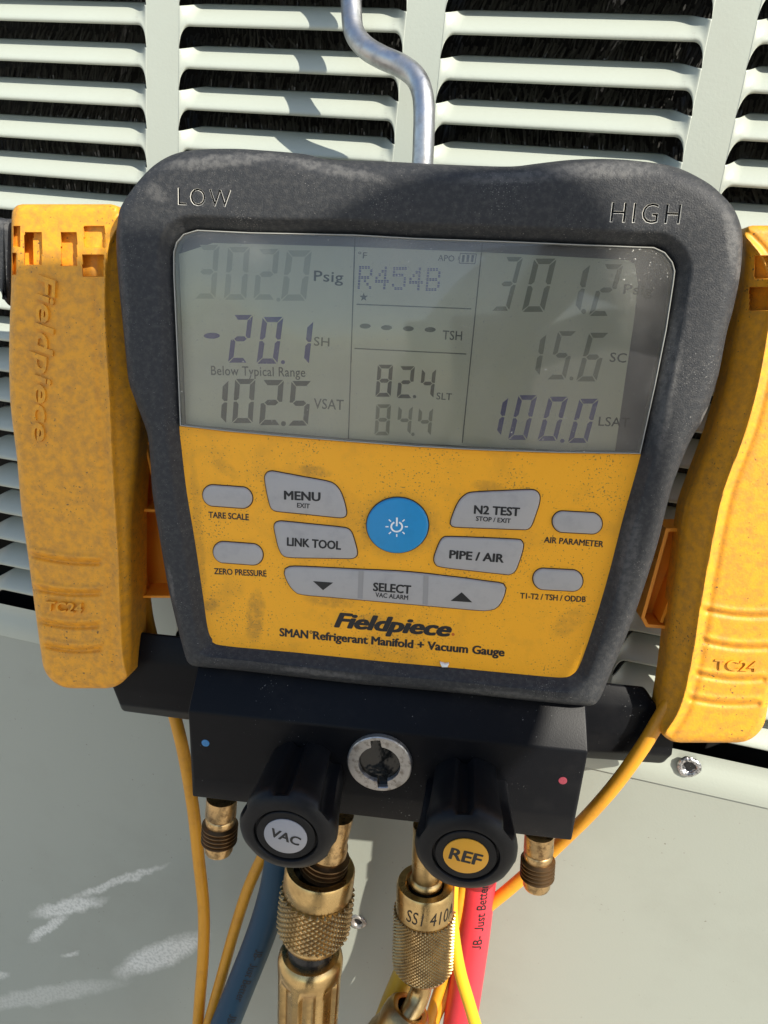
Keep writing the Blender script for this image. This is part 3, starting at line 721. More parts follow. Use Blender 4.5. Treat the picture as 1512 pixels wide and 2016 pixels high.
# ---- manifold block
def prism(Lp, Rp, nseg=1):
    n = len(Lp); V = list(Lp) + list(Rp); Fc = [tuple(range(n)), tuple(range(2 * n - 1, n - 1, -1))]
    for i in range(n):
        j = (i + 1) % n; Fc.append((i, j, n + j, n + i))
    return V, Fc
def bevel(vf, wd, seg=3):
    me = bpy.data.meshes.new('b'); me.from_pydata([tuple(a) for a in vf[0]], [], vf[1]); bm = bmesh.new(); bm.from_mesh(me)
    bmesh.ops.recalc_face_normals(bm, faces=bm.faces)
    bmesh.ops.bevel(bm, geom=list(bm.edges), offset=wd, offset_type='OFFSET', segments=seg, affect='EDGES', profile=.5)
    v = [a.co.copy() for a in bm.verts]; bm.verts.index_update(); f = [tuple(a.index for a in p.verts) for p in bm.faces]
    bm.free(); bpy.data.meshes.remove(me); return v, f
hw = (-.004, .010, .006, .002, -.034, -.034)
Lb = [D(391, 1300, hw[0]), D(369, 1401, hw[1]), D(380, 1531, hw[2]), D(378, 1569, hw[3])]
Rb = [D(1154, 1380, hw[0]), D(1159, 1482, hw[1]), D(1130, 1608, hw[2]), D(1126, 1656, hw[3])]
for q in (Lb, Rb):
    lo = q[3]; hi = q[0]; q.append(Vector((lo.x, lo.y + .002, -.034))); q.append(Vector((hi.x, hi.y + .004, -.034)))
block = obj('manifold_block', bevel(prism(Lb, Rb), .0012), BLACK, gauge, 25)
nrm = (Rb[1] - Lb[1]).cross(Lb[2] - Lb[1]).normalized()
if nrm.z < 0: nrm = -nrm
def onblk(px, py, lift=0.0):
    """point on the lower front face of the block behind a pixel"""
    o = DMI @ CAM_POS; d = DMI.to_3x3() @ ray(px, py)
    s = (Lb[1] - o).dot(nrm) / d.dot(nrm); return o + d * s + nrm * lift
for px, py, c_ in ((404.5, 1463, (0.03, 0.19, 0.42)), (1108, 1537, (0.28, 0.04, 0.06))):
    P = onblk(px, py); r_ = .0020
    d_ = obj('port_dot', lathe(P - nrm * .0005, nrm, [(r_ * 1.05, 0), (r_, .0006), (r_ * .6, .0007), (r_ * .05, .0006)], 20), mat('dot_paint', c_, .45, dirt=(c_[0] * .6, c_[1] * .6, c_[2] * .6), dirt_scale=500), gauge, 40)
    d_['label'] = 'blue paint dot' if px < 700 else 'red paint dot'
# sight glass with a slotted ring
P = onblk(748, 1498); px1 = (onblk(749, 1498) - P).length
sx, sy, sa = frame_of(nrm, Vector((0, 1, 0)))
N = 72; V = []; Fc = []
def ringr(th):
    d = abs(((th - R(100) + math.pi / 2) % math.pi) - math.pi / 2)
    return 1.36 if d < .24 else 1.0
for r_, z in ((63, 0), (63, .0024), (61, .0028), (41, .0028), (40, .0023), (40, -.004)):
    for i in range(N):
        th = 2 * math.pi * i / N; q = r_ * px1
        if r_ < 45: q *= ringr(th)
        V.append(P + sx * (q * math.cos(th)) + sy * (q * math.sin(th)) + sa * z)
for k in range(5):
    for i in range(N): Fc.append((k * N + i, k * N + (i + 1) % N, (k + 1) * N + (i + 1) % N, (k + 1) * N + i))
sg = obj('sight_glass', (V, Fc), ZINC, gauge, 30)
GL = mat('dark_sight_glass', (.003, .004, .004), .10, bump=.0006, bump_scale=70)
obj('glass', lathe(P, sa, [(57 * px1, 0.0003), (30 * px1, .0006), (1 * px1, .0009)], 40, caps=False), GL, sg, 60)
# side bars running behind the block
HB = (-.030)
Lq = [D(264, 1243, -.024), D(262, 1300, -.020), D(228, 1352, -.020), D(233, 1386, -.022), D(242, 1400, -.028), D(242, 1398, -.046), D(264, 1243, -.046)]
Lr = [D(640, 1283, -.024), D(640, 1345, -.020), D(640, 1405, -.020), D(640, 1440, -.022), D(640, 1452, -.028), D(640, 1450, -.046), D(640, 1283, -.046)]
obj('side_bar', bevel(prism(Lq, Lr), .0016), BLACK, gauge, 30)
Rq = [D(1268, 1352, -.024), D(1300, 1398, -.020), D(1331, 1452, -.020), D(1326, 1488, -.022), D(1303, 1503, -.028), D(1303, 1500, -.046), D(1268, 1352, -.046)]
Rl = [D(900, 1314, -.024), D(900, 1368, -.020), D(900, 1425, -.020), D(900, 1462, -.022), D(900, 1475, -.028), D(900, 1473, -.046), D(900, 1314, -.046)]
obj('side_bar', bevel(prism(Rl, Rq), .0016), BLACK, gauge, 30)

# ---- knobs
def knob(cx, cy, rpx, lab, cap_m, txt, ta, tb, tcap, h=.046, L=.050, ax=(0.0, -.14, 1.0)):
    Pc = D(cx, cy, h); a = Vector(ax).normalized(); r_ = rpx * S(cx, cy, h); root = Pc - a * L
    def fl(th, z, r):
        t = z / L
        k = .5 + .5 * math.cos(6 * (th - math.pi / 2 - .12))
        k = sm((k - .62) / .38)
        amt = .20 * sm((L * .97 - z) / (L * .10)) if z > L * .80 else .20
        return r * (1 - amt * k * (1 if r > r_ * .7 else 0))
    pr = [(r_ * .86, 0), (r_ * .87, L * .15), (r_ * .89, L * .35), (r_ * .92, L * .55), (r_ * .95, L * .7), (r_ * .97, L * .76), (r_ * .985, L * .80), (r_ * .995, L * .84), (r_, L * .88), (r_ * .985, L * .92), (r_ * .94, L * .955), (r_ * .87, L * .98), (r_ * .78, L * .995), (r_ * .72, L * 1.0), (r_ * .66, L * 1.0), (r_ * .645, L * .99), (r_ * .635, L * .96), (r_ * .01, L * .96)]
    kn = obj('control_knob', lathe(root, a, pr, 144, fl, up=Vector((0, 1, 0)), caps=False), KNOBM, gauge, 35)
    kn['label'] = lab
    obj('knob_cap', lathe(root, a, [(r_ * .60, L * .962), (r_ * .60, L * .985), (r_ * .585, L * .992), (r_ * .01, L * .994)], 64, caps=False), KNOBM, kn, 40)
    obj('cap_disc', lathe(root, a, [(r_ * .435, L * .99), (r_ * .435, L * 1.0), (r_ * .425, L * 1.003), (r_ * .01, L * 1.003)], 48, caps=False), cap_m, kn, 40)
    x, y, z = frame_of(a, Vector((0, 1, 0)))
    v, f, wd = text_raw(txt, 0.0); v, f = embolden(v, f, .05, 2e-6)
    sc_ = r_ * .60 / wd; ca, sa_ = math.cos(R(ta)), math.sin(R(ta)); V = []
    for q in v:
        px_, py_ = (q.x - wd / 2) * sc_, (q.y - .5) * sc_ * 1.0
        V.append(root + a * (L * 1.005 + q.z) + x * (px_ * ca - py_ * sa_) + y * (px_ * sa_ + py_ * ca))
    obj('cap_print', (V, f), INK, kn, 0)
    return root, a
knob(562, 1647, 97, 'black fluted knob with grey VAC disc', mat('grey_disc', (.33, .33, .35), .5), 'VAC', -17, 0, 0)
knob(917, 1686, 103, 'black fluted knob with yellow REF disc', mat('yellow_disc', (.70, .34, .02), .5), 'REF', -9, 0, 0)

# ---- brass ports on the block
def taper(P, Q, prof, N=40, fn=None, caps=True):
    """lathe along P->Q; prof = [(radius m, fraction)]"""
    ax = Q - P; L = ax.length
    return lathe(P, ax, [(r_, t * L) for r_, t in prof], N, fn, caps=caps)
def port(top, bot, h, sc_=1.0, h2=None):
    P = D(*top, h); Q = D(*bot, h if h2 is None else h2); s = S(*bot, h) * sc_
    po = obj('flare_port', taper(P, Q, [(28 * s, 0), (28.5 * s, .30), (26 * s, .335), (28 * s, .36), (27 * s, .45), (26 * s, .5), (26 * s, .80), (26.5 * s, .83), (26.5 * s, .95), (24.5 * s, .99), (15 * s, 1.0), (14 * s, .96), (2 * s, .96)]), COPPER, gauge, 40)
    pr = [(27 * s, .46)]
    for k in range(5):
        t = .47 + k * .069; pr += [(29 * s, t), (33.5 * s, t + .022), (33.5 * s, t + .035), (29 * s, t + .056)]
    pr += [(27 * s, .83)]
    obj('thread', taper(P, Q, pr, 40), THREAD, po, 15)
    return P, Q
port((437, 1570), (430, 1676), -.010)
port((1062, 1640), (1056, 1746), -.010, 1.02)
# stems that carry the hose couplings
s = S(640, 1700, -.012)
P = D(662, 1600, -.012); Q = D(633, 1722, -.012)
po = obj('flare_port', taper(P, Q, [(34 * s, 0), (34 * s, .45), (38 * s, .5), (38 * s, .62), (30 * s, .66), (30 * s, 1.0)]), COPPER, gauge, 40)
pr = [(34 * s, .64)]
for k in range(4):
    t = .66 + k * .07; pr += [(39 * s, t), (46 * s, t + .02), (46 * s, t + .04), (39 * s, t + .06)]
obj('thread', taper(P, Q, pr, 40), THREAD, po, 15)
P = D(845, 1625, -.012); Q = D(838, 1742, -.012)
obj('flare_port', taper(P, Q, [(30 * s, 0), (29 * s, .6), (27 * s, .86), (31 * s, .9), (31 * s, .97), (20 * s, 1.0)]), BRASS2, gauge, 40)

# ---- hanging hook
hk = [(694, -260), (692, -140), (691, -40), (692, 20), (697, 62), (718, 92), (752, 113), (790, 130), (818, 152), (832, 186), (835, 235), (833, 300), (831, 345), (830, 400)]
hook = obj('hanging_hook', tube([DY(x, y, -.006 - .030 * sm((y + 140) / 420)) for x, y in hk], 16.6 * (W(1, 0, -.03) - W(0, 0, -.03)).length, 110, 24), STEEL, gauge, 60)

# ================================================================== couplings
def knurl(P, Q, r_, t0, t1, na, nz, sub, depth, bulge=0.0, tw=1.0):
    """diamond knurled sleeve"""
    ax = Q - P; L = ax.length; N = na * sub; K = nz * sub
    x, y, a = frame_of(ax, Vector((0, 0, 1))); V = []; Fc = []
    for k in range(K + 1):
        t = k / K; z = L * (t0 + (t1 - t0) * t)
        for i in range(N):
            u = i / sub; v_ = k / sub
            tri = lambda q: abs(((q * 2) % 2) - 1)
            p1 = tri((u + v_ * tw) * 1.0); p2 = tri((u - v_ * tw) * 1.0)
            hgt = min(p1, p2); rr = r_ * (1 + bulge * math.sin(math.pi * t)) + depth * (min(hgt, .62) / .62 - .5)
            if k in (0, K): rr = r_ - depth
            th = 2 * math.pi * i / N
            V.append(P + a * z + x * (rr * math.cos(th)) + y * (rr * math.sin(th)))
    for k in range(K):
        for i in range(N):
            j = (i + 1) % N; Fc.append((k * N + i, k * N + j, (k + 1) * N + j, (k + 1) * N + i))
    return V, Fc
hC = -.012
P = D(631, 1706, hC); Q = D(614, 1850, hC); s = S(622, 1780, hC)
vc = thing('brass_coupling', 'coarse knurled brass coupling on a fluted valve body under the VAC knob', 'hose coupling', P)
obj('collar', taper(P, Q, [(50 * s, 0.06), (52 * s, 0.0), (64 * s, 0.0), (66.5 * s, .03), (67 * s, .27), (65 * s, .30), (62 * s, .31)], caps=False), BRASS2, vc, 35)
obj('collar_bore', taper(P, Q, [(52 * s, .0), (51 * s, .12), (2 * s, .12)], caps=False), RINGB, vc, 35)
obj('knurled_sleeve', knurl(P, Q, 68.5 * s, .30, .82, 30, 8, 8, 6.0 * s, .012), BRASS, vc, 25)
obj('lower_rim', taper(P, Q, [(64 * s, .81), (65 * s, .84), (60 * s, .92), (52 * s, .985), (44 * s, 1.0), (2 * s, 1.0)], caps=False), BRASS2, vc, 50)
P2 = D(613, 1846, hC); Q2 = D(611, 1884, hC)
obj('seal_ring', taper(P2, Q2, [(43 * s, 0), (46 * s, .2), (46 * s, .55), (44 * s, 1.0)]), RINGB, vc, 60)
P3 = D(612, 1872, hC); Q3 = D(601, 2130, hC)
def flute(th, z, r_):
    L = (Q3 - P3).length; k = .5 + .5 * math.cos(8 * th + 1.1); k = sm((k - .22) / .30)
    return r_ * (1 - .17 * k * sm((z / L - .115) / .06))
pr = [(46 * s, 0.0), (56 * s, .006), (62 * s, .03), (64 * s, .06)] + [((64 - 4 * i / 30) * s, .06 + .94 * i / 30) for i in range(1, 31)]
obj('fluted_body', taper(P3, Q3, pr, 128, flute), BRASS2, vc, 40)

P = D(838, 1737, hC); Q = D(832, 1903, hC); s = S(835, 1820, hC)
sc = thing('brass_coupling', 'fine knurled brass coupling engraved SS1 410A under the REF knob', 'hose coupling', P)
obj('collar', taper(P, Q, [(34 * s, .10), (36 * s, .02), (40 * s, .0), (53 * s, .0), (56 * s, .03), (56.5 * s, .30), (54 * s, .315)], 64, caps=False), BRASS2, sc, 35)
obj('collar_bore', taper(P, Q, [(38 * s, .01), (37 * s, .16), (2 * s, .16)], caps=False), RINGB, sc, 35)
obj('knurled_sleeve', knurl(P, Q, 59 * s, .31, .95, 44, 17, 6, 4.2 * s, .0), BRASS, sc, 25)
obj('lower_rim', taper(P, Q, [(55 * s, .945), (57 * s, .96), (55 * s, .985), (48 * s, 1.0), (2 * s, 1.0)], caps=False), BRASS2, sc, 50)
# engraving wrapped round the collar
v, f, wd = text_raw('SS1 410A', .0, .18, 0, 1.02); v, f = densify(v, f)
ax = (Q - P); L = ax.length; x, y, a = frame_of(ax, Vector((0, 0, 1)))
cd = (DMI @ CAM_POS) - P; cd = (cd - a * cd.dot(a)).normalized(); sd = a.cross(cd)
if sd.x < 0: sd = -sd
V = []
for q in v:
    th = R(-37) + (q.x / wd) * R(107); z = L * .245 - q.y * 27 * s
    V.append(P + a * z + (cd * math.cos(th) + sd * math.sin(th)) * (56.5 * s + .00006))
obj('engraving', (V, f), mat('engraved_black', (.02, .012, .006), .6), sc, 0)
bt = [D(838, 1885, hC), D(832, 1915, hC), D(829, 1945, hC), D(820, 1972, hC + .003), D(805, 1998, hC + .008), D(792, 2020, hC + .012)]
obj('bent_tube', tube(bt, 21 * s, 40, 28), BRASS2, sc, 60)
P4 = D(808, 1985, hC + .006); Q4 = D(735, 2130, hC + .014)
obj('valve_body', taper(P4, Q4, [(26 * s, .09), (27 * s, .01), (30 * s, 0), (38 * s, 0), (44 * s, .03), (48 * s, .10), (50 * s, .22), (50 * s, .3), (58 * s, .42), (62 * s, .55), (62 * s, 1.0)], 64, lambda th, z, r_: r_ * (1 - .03 * (.5 + .5 * math.cos(6 * th))), caps=False), BRASS, sc, 40)
obj('valve_bore', taper(P4, Q4, [(27 * s, .01), (26 * s, .13), (2 * s, .13)], caps=False), RINGB, sc, 60)

# ================================================================== hoses and cables
def tube_text(s_, pts, r_, n, t0, t1, cap, flip=False, m=INK, parent=None, name='hose_print', turn=0.0):
    path = cat_rom(pts, n); T, X = frames(path); v, f, wd = text_raw(s_, 0.0); v, f = densify(v, f); v, f = embolden(v, f, .02, 2e-6)
    camd = DMI @ CAM_POS; V = []
    for q in v:
        t = t0 + (t1 - t0) * q.x / wd; fi = max(0, min(n - 1.001, t * (n - 1))); i = int(fi); fr = fi - i
        p = path[i].lerp(path[i + 1], fr); tg = T[i].lerp(T[i + 1], fr).normalized()
        c_ = camd - p; c_ = (c_ - tg * c_.dot(tg)).normalized(); sd_ = tg.cross(c_)
        rd_ = tg * (-1 if t1 < t0 else 1)
        ang = (q.y - .5) * cap / r_ + turn
        V.append(p + (c_ * math.cos(ang) + c_.cross(rd_) * math.sin(ang)) * (r_ + .00008 + q.z))
    return obj(name, (V, f), m, parent, 0)
def run(name, pts, rpx, m, label, cat, n=80, N=22, group=None, rf=None, print_=None):
    q = [D(x, y, h) for x, y, h in pts]
    q.append(q[-1] + (q[-1] - q[-2]).normalized() * .10)
    r_ = rpx * S(pts[len(pts) // 2][0], pts[len(pts) // 2][1], pts[len(pts) // 2][2])
    t = thing(name, label, cat, q[-1], group)
    obj('tube' if 'hose' in name else 'sheath', tube(q, r_, n, N, rf), m, t, 60)
    if print_: tube_text(print_[0], q[:-1], r_, n, print_[1], print_[2], print_[3] * S(pts[0][0], pts[0][1], pts[0][2]), m=print_[4], parent=t, turn=print_[5] if len(print_) > 5 else 0)
    return t
run('refrigerant_hose', [(560, 1560, -.030), (556, 1640, -.032), (547, 1720, -.034), (530, 1790, -.036), (506, 1860, -.036), (472, 1945, -.034), (438, 2030, -.03), (400, 2120, -.026)], 28, HBLUE, 'dark blue refrigerant hose curving down to the left', 'hose', print_=('JB-Just Better    JB-Just Better', .50, .92, 17, mat('hose_ink', (.004, .008, .014), .6), .3))
run('refrigerant_hose', [(960, 1610, -.036), (950, 1680, -.038), (940, 1750, -.040), (930, 1840, -.040), (916, 1940, -.040), (903, 2030, -.040), (890, 2120, -.040)], 34, HRED, 'red refrigerant hose with black lettering', 'hose', print_=('JB-Just Better', .437, .195, 19, INK, -.35))
run('refrigerant_hose', [(822, 1850, -.024), (810, 1885, -.026), (795, 1925, -.028), (768, 1990, -.028), (732, 2090, -.026)], 24, HYEL, 'yellow refrigerant hose behind the engraved coupling', 'hose')
run('clamp_cable', [(258, 1010, -.034), (268, 1090, -.036), (281, 1160, -.038), (292, 1230, -.043), (320, 1330, -.047), (344, 1410, -.044), (363, 1490, -.042), (380, 1590, -.042), (391, 1690, -.042), (401, 1790, -.042), (400, 1880, -.042), (394, 1960, -.042), (388, 2040, -.042), (380, 2130, -.042)], 11.5, CABLE, 'long yellow cable running down from behind the left clamp', 'cable', 120, 16)
run('clamp_cable', [(560, 1600, -.044), (525, 1670, -.044), (490, 1745, -.044), (462, 1830, -.044), (437, 1920, -.042), (412, 2010, -.040), (385, 2110, -.038)], 10.5, CABLE, 'yellow cable slanting behind the blue hose', 'cable', 80, 16)
run('clamp_cable', [(1345, 1340, -.0145), (1296, 1420, -.0145), (1262, 1475, -.0150), (1215, 1540, -.018), (1165, 1598, -.022), (1115, 1648, -.030), (1060, 1700, -.036), (1000, 1752, -.038), (955, 1790, -.040), (925, 1830, -.042), (905, 1880, -.042), (880, 1950, -.042), (850, 2020, -.04), (820, 2110, -.04)], 12.5, CABLE, 'yellow cable sweeping down from behind the right clamp', 'cable', 120, 16)
run('clamp_cable', [(893, 1700, -.020), (889, 1790, -.016), (894, 1850, -.014), (906, 1915, -.012), (925, 1980, -.010), (948, 2060, -.010)], 12.5, CABLE2, 'bright yellow cable crossing in front of the red hose', 'cable', 60, 16)
run('clamp_cable', [(912, 1740, -.036), (900, 1800, -.036), (888, 1860, -.038), (872, 1925, -.038), (852, 1990, -.036), (828, 2080, -.034)], 11, CABLE, 'orange-yellow cable beside the red hose, passing under the engraved coupling', 'cable', 60, 16)

# ================================================================== pipe clamps
def interp(tab, y):
    """smooth curve through (row, column) pairs"""
    n = len(tab)
    if y <= tab[0][0]: return tab[0][1]
    if y >= tab[-1][0]: return tab[-1][1]
    def slope_(i):
        a, b = tab[max(i - 1, 0)], tab[min(i + 1, n - 1)]
        return (b[1] - a[1]) / (b[0] - a[0])
    for i in range(n - 1):
        (a, va), (b, vb) = tab[i], tab[i + 1]
        if y <= b:
            L_ = b - a; t = (y - a) / L_; m0, m1 = slope_(i) * L_, slope_(i + 1) * L_
            return (2 * t ** 3 - 3 * t * t + 1) * va + (t ** 3 - 2 * t * t + t) * m0 + (3 * t * t - 2 * t ** 3) * vb + (t ** 3 - t * t) * m1
def lever(Lt, Rt, y0, y1, rc, h0, slots, ribs, ridge, side, rk=1.5, slope=.85, nx=126, ny=540, cb=50, ct=18):
    """hollow-backed clamp handle; every grid point is placed from its outline row"""
    V = []; info = []
    for j in range(ny + 1):
        t = j / ny; yy = y0 + (y1 - y0) * t
        l = interp(Lt, yy); r_ = interp(Rt, yy)
        db = y1 - yy; dt = yy - y0
        if db < cb: ins = cb * (1 - math.sqrt(max(0, 1 - (1 - db / cb) ** 2)))
        elif dt < ct: ins = ct * (1 - math.sqrt(max(0, 1 - (1 - dt / ct) ** 2)))
        else: ins = 0
        l += ins; r_ -= ins
        for i in range(nx + 1):
            s_ = i / nx; x = l + (r_ - l) * s_
            e = min(x - l, r_ - x, db * 1.0, dt * 1.0)
            k = 16.0
            drop = 0.0038 * (1 - math.sqrt(max(0, 1 - (1 - min(1, e / k)) ** 2)))
            h = h0(t) - drop
            rx = interp(ridge, yy)
            q = (x - rx) * side                      # positive beyond the ridge, on the gauge side
            if q > 0: h -= min(.014, q * S(x, yy, -.008) * slope)
            h += .0011 * math.exp(-(q / 7) ** 2) - .0007 * math.exp(-((q + 16) / 8) ** 2)
            for x0, x1, ya, yb, dd in slots:
                if x0 <= x <= x1 and ya <= yy <= yb: h -= dd
            for xa, ya, xb, yb in ribs:
                if xa - 14 < x < xb + 14:
                    yl = ya + (yb - ya) * (x - xa) / (xb - xa) + 5 * math.sin(math.pi * (x - xa) / (xb - xa)) ; m_ = sm((x - xa + 14) / 14) * sm((xb + 14 - x) / 14)
                    h += rk * m_ * (-.0013 * math.exp(-((yy - yl) / 5.5) ** 2) + .0008 * math.exp(-((yy - yl + 11) / 6) ** 2))
            V.append(D(x, yy, h))
    n = nx + 1; Fc = [(j * n + i, j * n + i + 1, (j + 1) * n + i + 1, (j + 1) * n + i) for j in range(ny) for i in range(nx)]
    per = [i for i in range(n)] + [j * n + nx for j in range(1, ny + 1)] + [ny * n + i for i in range(nx - 1, -1, -1)] + [j * n for j in range(ny - 1, 0, -1)]
    k = len(V); m_ = len(per)
    for p in per: V.append(Vector((V[p].x, V[p].y, -.030)))
    for i in range(m_):
        j = (i + 1) % m_; Fc.append((per[i], per[j], k + j, k + i))
    return V, Fc
GRP = 'yellow pipe clamps parked on the sides of the gauge'
cl = thing('pipe_clamp', 'dirty yellow pipe clamp at the left side of the gauge, with raised lettering', 'pipe clamp', D(170, 1350, -20e-3), GRP)
Ll = [(400, 26), (430, 23), (560, 22), (640, 19), (720, 18), (800, 21), (900, 33), (1000, 42), (1100, 56), (1200, 69), (1280, 80), (1360, 92)]
Lr_ = [(400, 236), (500, 250), (700, 272), (800, 280), (860, 278), (900, 275), (960, 268), (1010, 263), (1100, 261), (1200, 261), (1300, 260), (1360, 258)]
rid = [(400, 225), (470, 200), (560, 200), (650, 203), (760, 213), (900, 222), (1000, 228), (1100, 236), (1250, 246), (1300, 250), (1360, 256)]
rid = [(400, 262), (480, 214), (560, 206), (650, 207), (760, 214), (900, 220), (1000, 226), (1100, 232), (1250, 238), (1310, 244), (1360, 262)]
slots = [(49, 65, 457, 522, .009), (65, 82, 457, 522, .0035), (121, 151, 457, 523, .0045), (166, 206, 445, 488, .0025), (163, 204, 501, 544, .006), (27, 39, 445, 486, .004), (25, 33, 498, 541, .004)]
ribs = [(60, 1092, 192, 1108), (68, 1158, 192, 1168), (82, 1224, 190, 1232), (95, 1272, 195, 1278)]
obj('lever', lever(Ll, Lr_, 402, 1355, 50, lambda t: -.006 + .004 * math.sin(math.pi * t), slots, ribs, rid, 1), CLAMPM, cl, 50)
def along(s_, a, b, cap, h, depth, m, parent, bold=.02, shear=0.0, fn=None, name='raised_lettering'):
    """lettering that runs from pixel a to pixel b with its tops to the left of that direction seen from the viewer"""
    v, f, wd = text_raw(s_, min(bold, .02), shear, 1.0)
    V = []
    for q in v:
        t = q.x / wd; y_ = a[1] + (b[1] - a[1]) * t; x_ = a[0] + (b[0] - a[0]) * t
        d = Vector((b[0] - a[0], b[1] - a[1])).normalized(); nx_, ny_ = d.y, -d.x
        hh = h(t) if callable(h) else h
        V.append(D(x_ + nx_ * q.y * cap, y_ + ny_ * q.y * cap, hh) + Vector((0, 0, q.z * depth)))
    return obj(name, (V, f), m, parent, 30)
along('Fieldpiece', (76, 540), (64, 868), 36, lambda t: -.0036 + .0017 * t, .0011, CLAMPM, cl, .03, .2)
along('TC24', (92, 1201), (164, 1206), 19, -.0037, .0016, CLAMPM, cl, .01)
def tray(pts, hb, ht, wall, ribs_, par):
    po = px_poly(pts, hb); n = len(po); V = [(x, y, hb) for x, y in po] + [(x, y, ht) for x, y in po]
    ip = offset(po, -wall); V += [(x, y, ht) for x, y in ip] + [(x, y, hb + .002) for x, y in ip]
    Fc = [tuple(range(n - 1, -1, -1)), tuple(range(3 * n, 4 * n))]
    for k in range(3):
        for i in range(n): Fc.append((k * n + i, k * n + (i + 1) % n, (k + 1) * n + (i + 1) % n, (k + 1) * n + i))
    parts = [(V, Fc)]
    for a, b in ribs_:
        A, B_2 = D(*a, hb), D(*b, hb); d = (B_2 - A); L = d.length; d.normalize(); nn = Vector((-d.y, d.x, 0))
        parts.append(box((A + B_2) / 2 + Vector((0, 0, (ht - hb) / 2)), d * (L / 2), nn * .0007, Vector((0, 0, (ht - hb) / 2 - .0004))))
    return obj('jaw', merge(*parts), JAWM, par, 30)
tray([(220, 740), (300, 760), (345, 960), (372, 1150), (290, 1150), (225, 1140)], -.048, -.026, .0012, [((240, 984), (350, 988)), ((262, 990), (290, 1132)), ((250, 860), (330, 862))], cl)
# rounded black spring cover at the far side
V, Fc = slab(round_poly([(-70, 440), (-20, 428), (10, 430), (24, 440), (26, 520), (22, 580), (18, 602), (5, 585), (-10, 550), (-60, 540)], 48, -.016), -.045, -.014, .003)
obj('spring_cover', (V, Fc), RUBBER, cl, 40)
cr = thing('pipe_clamp', 'yellow pipe clamp at the right side of the gauge, cut by the photo edge', 'pipe clamp', D(1400, 1460, -20e-3), GRP)
Rl_ = [(440, 1463), (480, 1464), (560, 1461), (600, 1455), (650, 1444), (760, 1424), (850, 1399), (950, 1362), (1000, 1345), (1100, 1331), (1200, 1318), (1310, 1305), (1400, 1293), (1470, 1290)]
Rr_ = [(440, 1690), (560, 1695), (650, 1690), (760, 1670), (900, 1630), (1000, 1600), (1100, 1575), (1200, 1553), (1300, 1533), (1400, 1510), (1470, 1500)]
rid2 = [(440, 1440), (500, 1496), (560, 1516), (650, 1512), (760, 1492), (850, 1468), (950, 1430), (1000, 1416), (1100, 1396), (1200, 1378), (1310, 1360), (1400, 1336), (1470, 1290)]
slots2 = [(1486, 1530, 503, 548, .004), (1476, 1530, 565, 610, .008), (1560, 1600, 520, 590, .004)]
ribs2 = [(1390, 1203, 1520, 1214), (1392, 1266, 1510, 1276), (1378, 1330, 1500, 1338), (1362, 1378, 1490, 1386)]
obj('lever', lever(Rl_, Rr_, 444, 1462, 50, lambda t: -.006 + .004 * math.sin(math.pi * t), slots2, ribs2, rid2, -1, .8, 1.0), CLAMPM, cr, 50)
along('TC24', (1406, 1317), (1490, 1321), 20, -.0043, .0010, CLAMPM, cr, .01)
tray([(1246, 1190), (1292, 1022), (1410, 1022), (1345, 1190), (1330, 1214), (1255, 1208)], -.042, -.024, .0016, [((1340, 1050), (1284, 1200))], cr)
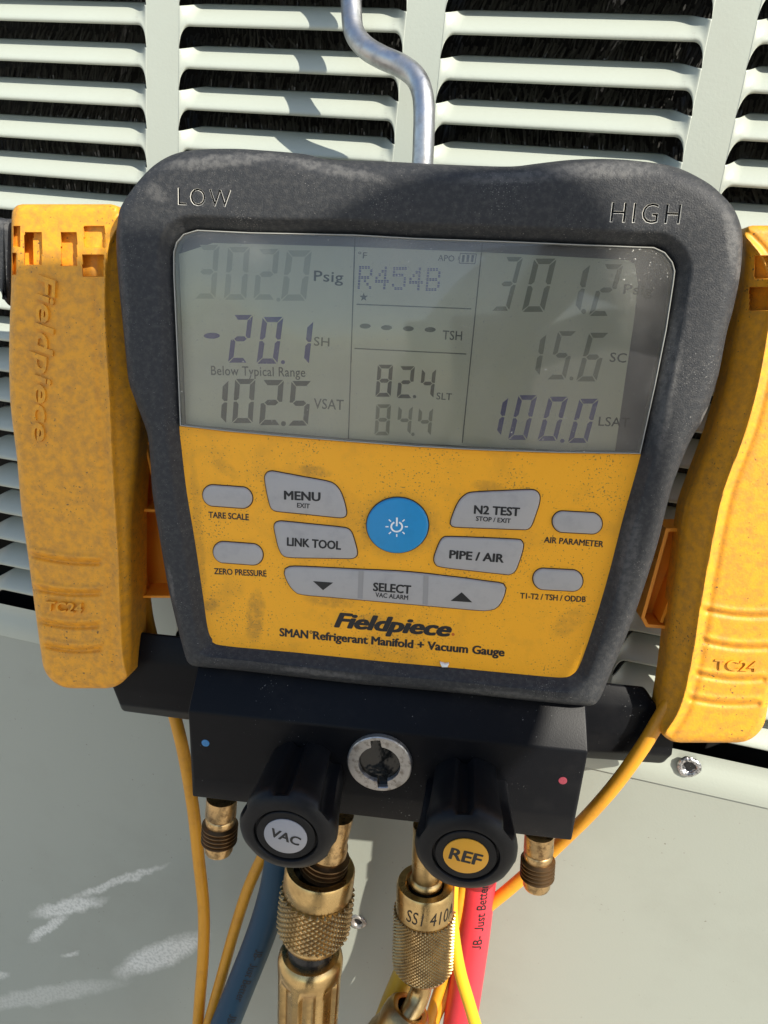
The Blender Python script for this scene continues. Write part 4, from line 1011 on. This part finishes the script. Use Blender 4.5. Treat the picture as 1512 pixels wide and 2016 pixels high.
# ================================================================== added figure out of view, shaped to shade the gauge
TS = to_sun.normalized()
def sh(px, py, t):
    return (DM @ D(px, py, 0.0)) + TS * t
def blocker():
    t = 1.0
    pts = {'hip': (Vector((.36, -.80, -.30)), .15), 'waist': (Vector((.42, -.74, -.05)), .135), 'chest': (Vector((.58, -.64, .20)), .15), 'collar': (sh(330, 1980, t), .11),
           'neck': (sh(590, 1590, t), .066), 'jaw': (sh(705, 1400, t), .080), 'chin': (sh(710, 1210, t), .096), 'face': (sh(650, 900, t), .084), 'brow': (sh(630, 690, t), .080), 'crown': (sh(610, 530, t), .052),
           'shoulder_l': (sh(-150, 1600, t), .125), 'elbow_l': (sh(-850, 1330, t - .04), .085), 'wrist_l': (sh(-420, 960, t - .10), .078), 'palm_l': (sh(-160, 880, t - .12), .075), 'finger_l': (sh(420, 840, t - .12), .064),
           'shoulder_r': (sh(560, 2500, t), .075), 'elbow_r': (Vector((.62, -.60, -.08)), .055)}
    hip = pts['hip'][0]
    pts['wrist_r'] = (CAM_POS + Vector((.10, -.12, -.10)), .034); pts['palm_r'] = (CAM_POS + Vector((.055, -.055, -.045)), .030)
    for sd, dx in (('l', -.10), ('r', .10)):
        pts['thigh_' + sd] = (hip + Vector((dx, .0, -.10)), .10)
        pts['knee_' + sd] = (Vector((hip.x + dx, hip.y + .04, (hip.z + ZG) / 2)), .062)
        pts['ankle_' + sd] = (Vector((hip.x + dx * 1.1, hip.y - .02, ZG + .09)), .045)
        pts['toe_' + sd] = (Vector((hip.x + dx * 1.2, hip.y + .14, ZG + .04)), .038)
    E_ = ['hip waist', 'waist chest', 'chest collar', 'collar neck', 'neck jaw', 'jaw chin', 'chin face', 'face brow', 'brow crown', 'collar shoulder_l', 'shoulder_l elbow_l', 'elbow_l wrist_l', 'wrist_l palm_l', 'palm_l finger_l',
          'collar shoulder_r', 'shoulder_r elbow_r', 'elbow_r wrist_r', 'wrist_r palm_r'] + [a.replace('*', d) for d in 'lr' for a in ('hip thigh_*', 'thigh_* knee_*', 'knee_* ankle_*', 'ankle_* toe_*')]
    nm_ = list(pts); me = bpy.data.meshes.new('blocker'); me.from_pydata([pts[k][0] for k in nm_], [tuple(nm_.index(q) for q in e.split()) for e in E_], [])
    o = bpy.data.objects.new('blocker', me); COL.objects.link(o)
    o.modifiers.new('skin', 'SKIN'); sd = o.modifiers.new('smooth', 'SUBSURF'); sd.levels = 2; sd.render_levels = 2
    if not me.skin_vertices: me.skin_vertices.new()
    for i, k in enumerate(nm_):
        me.skin_vertices[0].data[i].radius = (pts[k][1],) * 2; me.skin_vertices[0].data[i].use_root = (k == 'hip')
    dg = bpy.context.evaluated_depsgraph_get(); m2 = bpy.data.meshes.new_from_object(o.evaluated_get(dg)); o.modifiers.clear(); o.data = m2
    for p in m2.polygons: p.use_smooth = True
    m2.materials.clear(); m2.materials.append(mat('dark_blocker', (.045, .05, .065), .85, dirt=(.07, .07, .075), dirt_scale=12))
    tag(o, 'person figure added beside the camera to shade the gauge, seen only as a shadow and reflection', 'blocker')
    return o
blocker()
ph = thing('phone', 'black phone held up in front of the gauge, seen only as its reflection', 'phone', CAM_POS, base=I4)
cx_ = CAM_POS - RF * .010 + RX * .022 + RD * .055
obj('phone_body', bevel(box(cx_, RX * .037, RD * .074, RF * .004), .003), KNOBM, ph, 40)
print('OBJECTS', len(SC.objects))
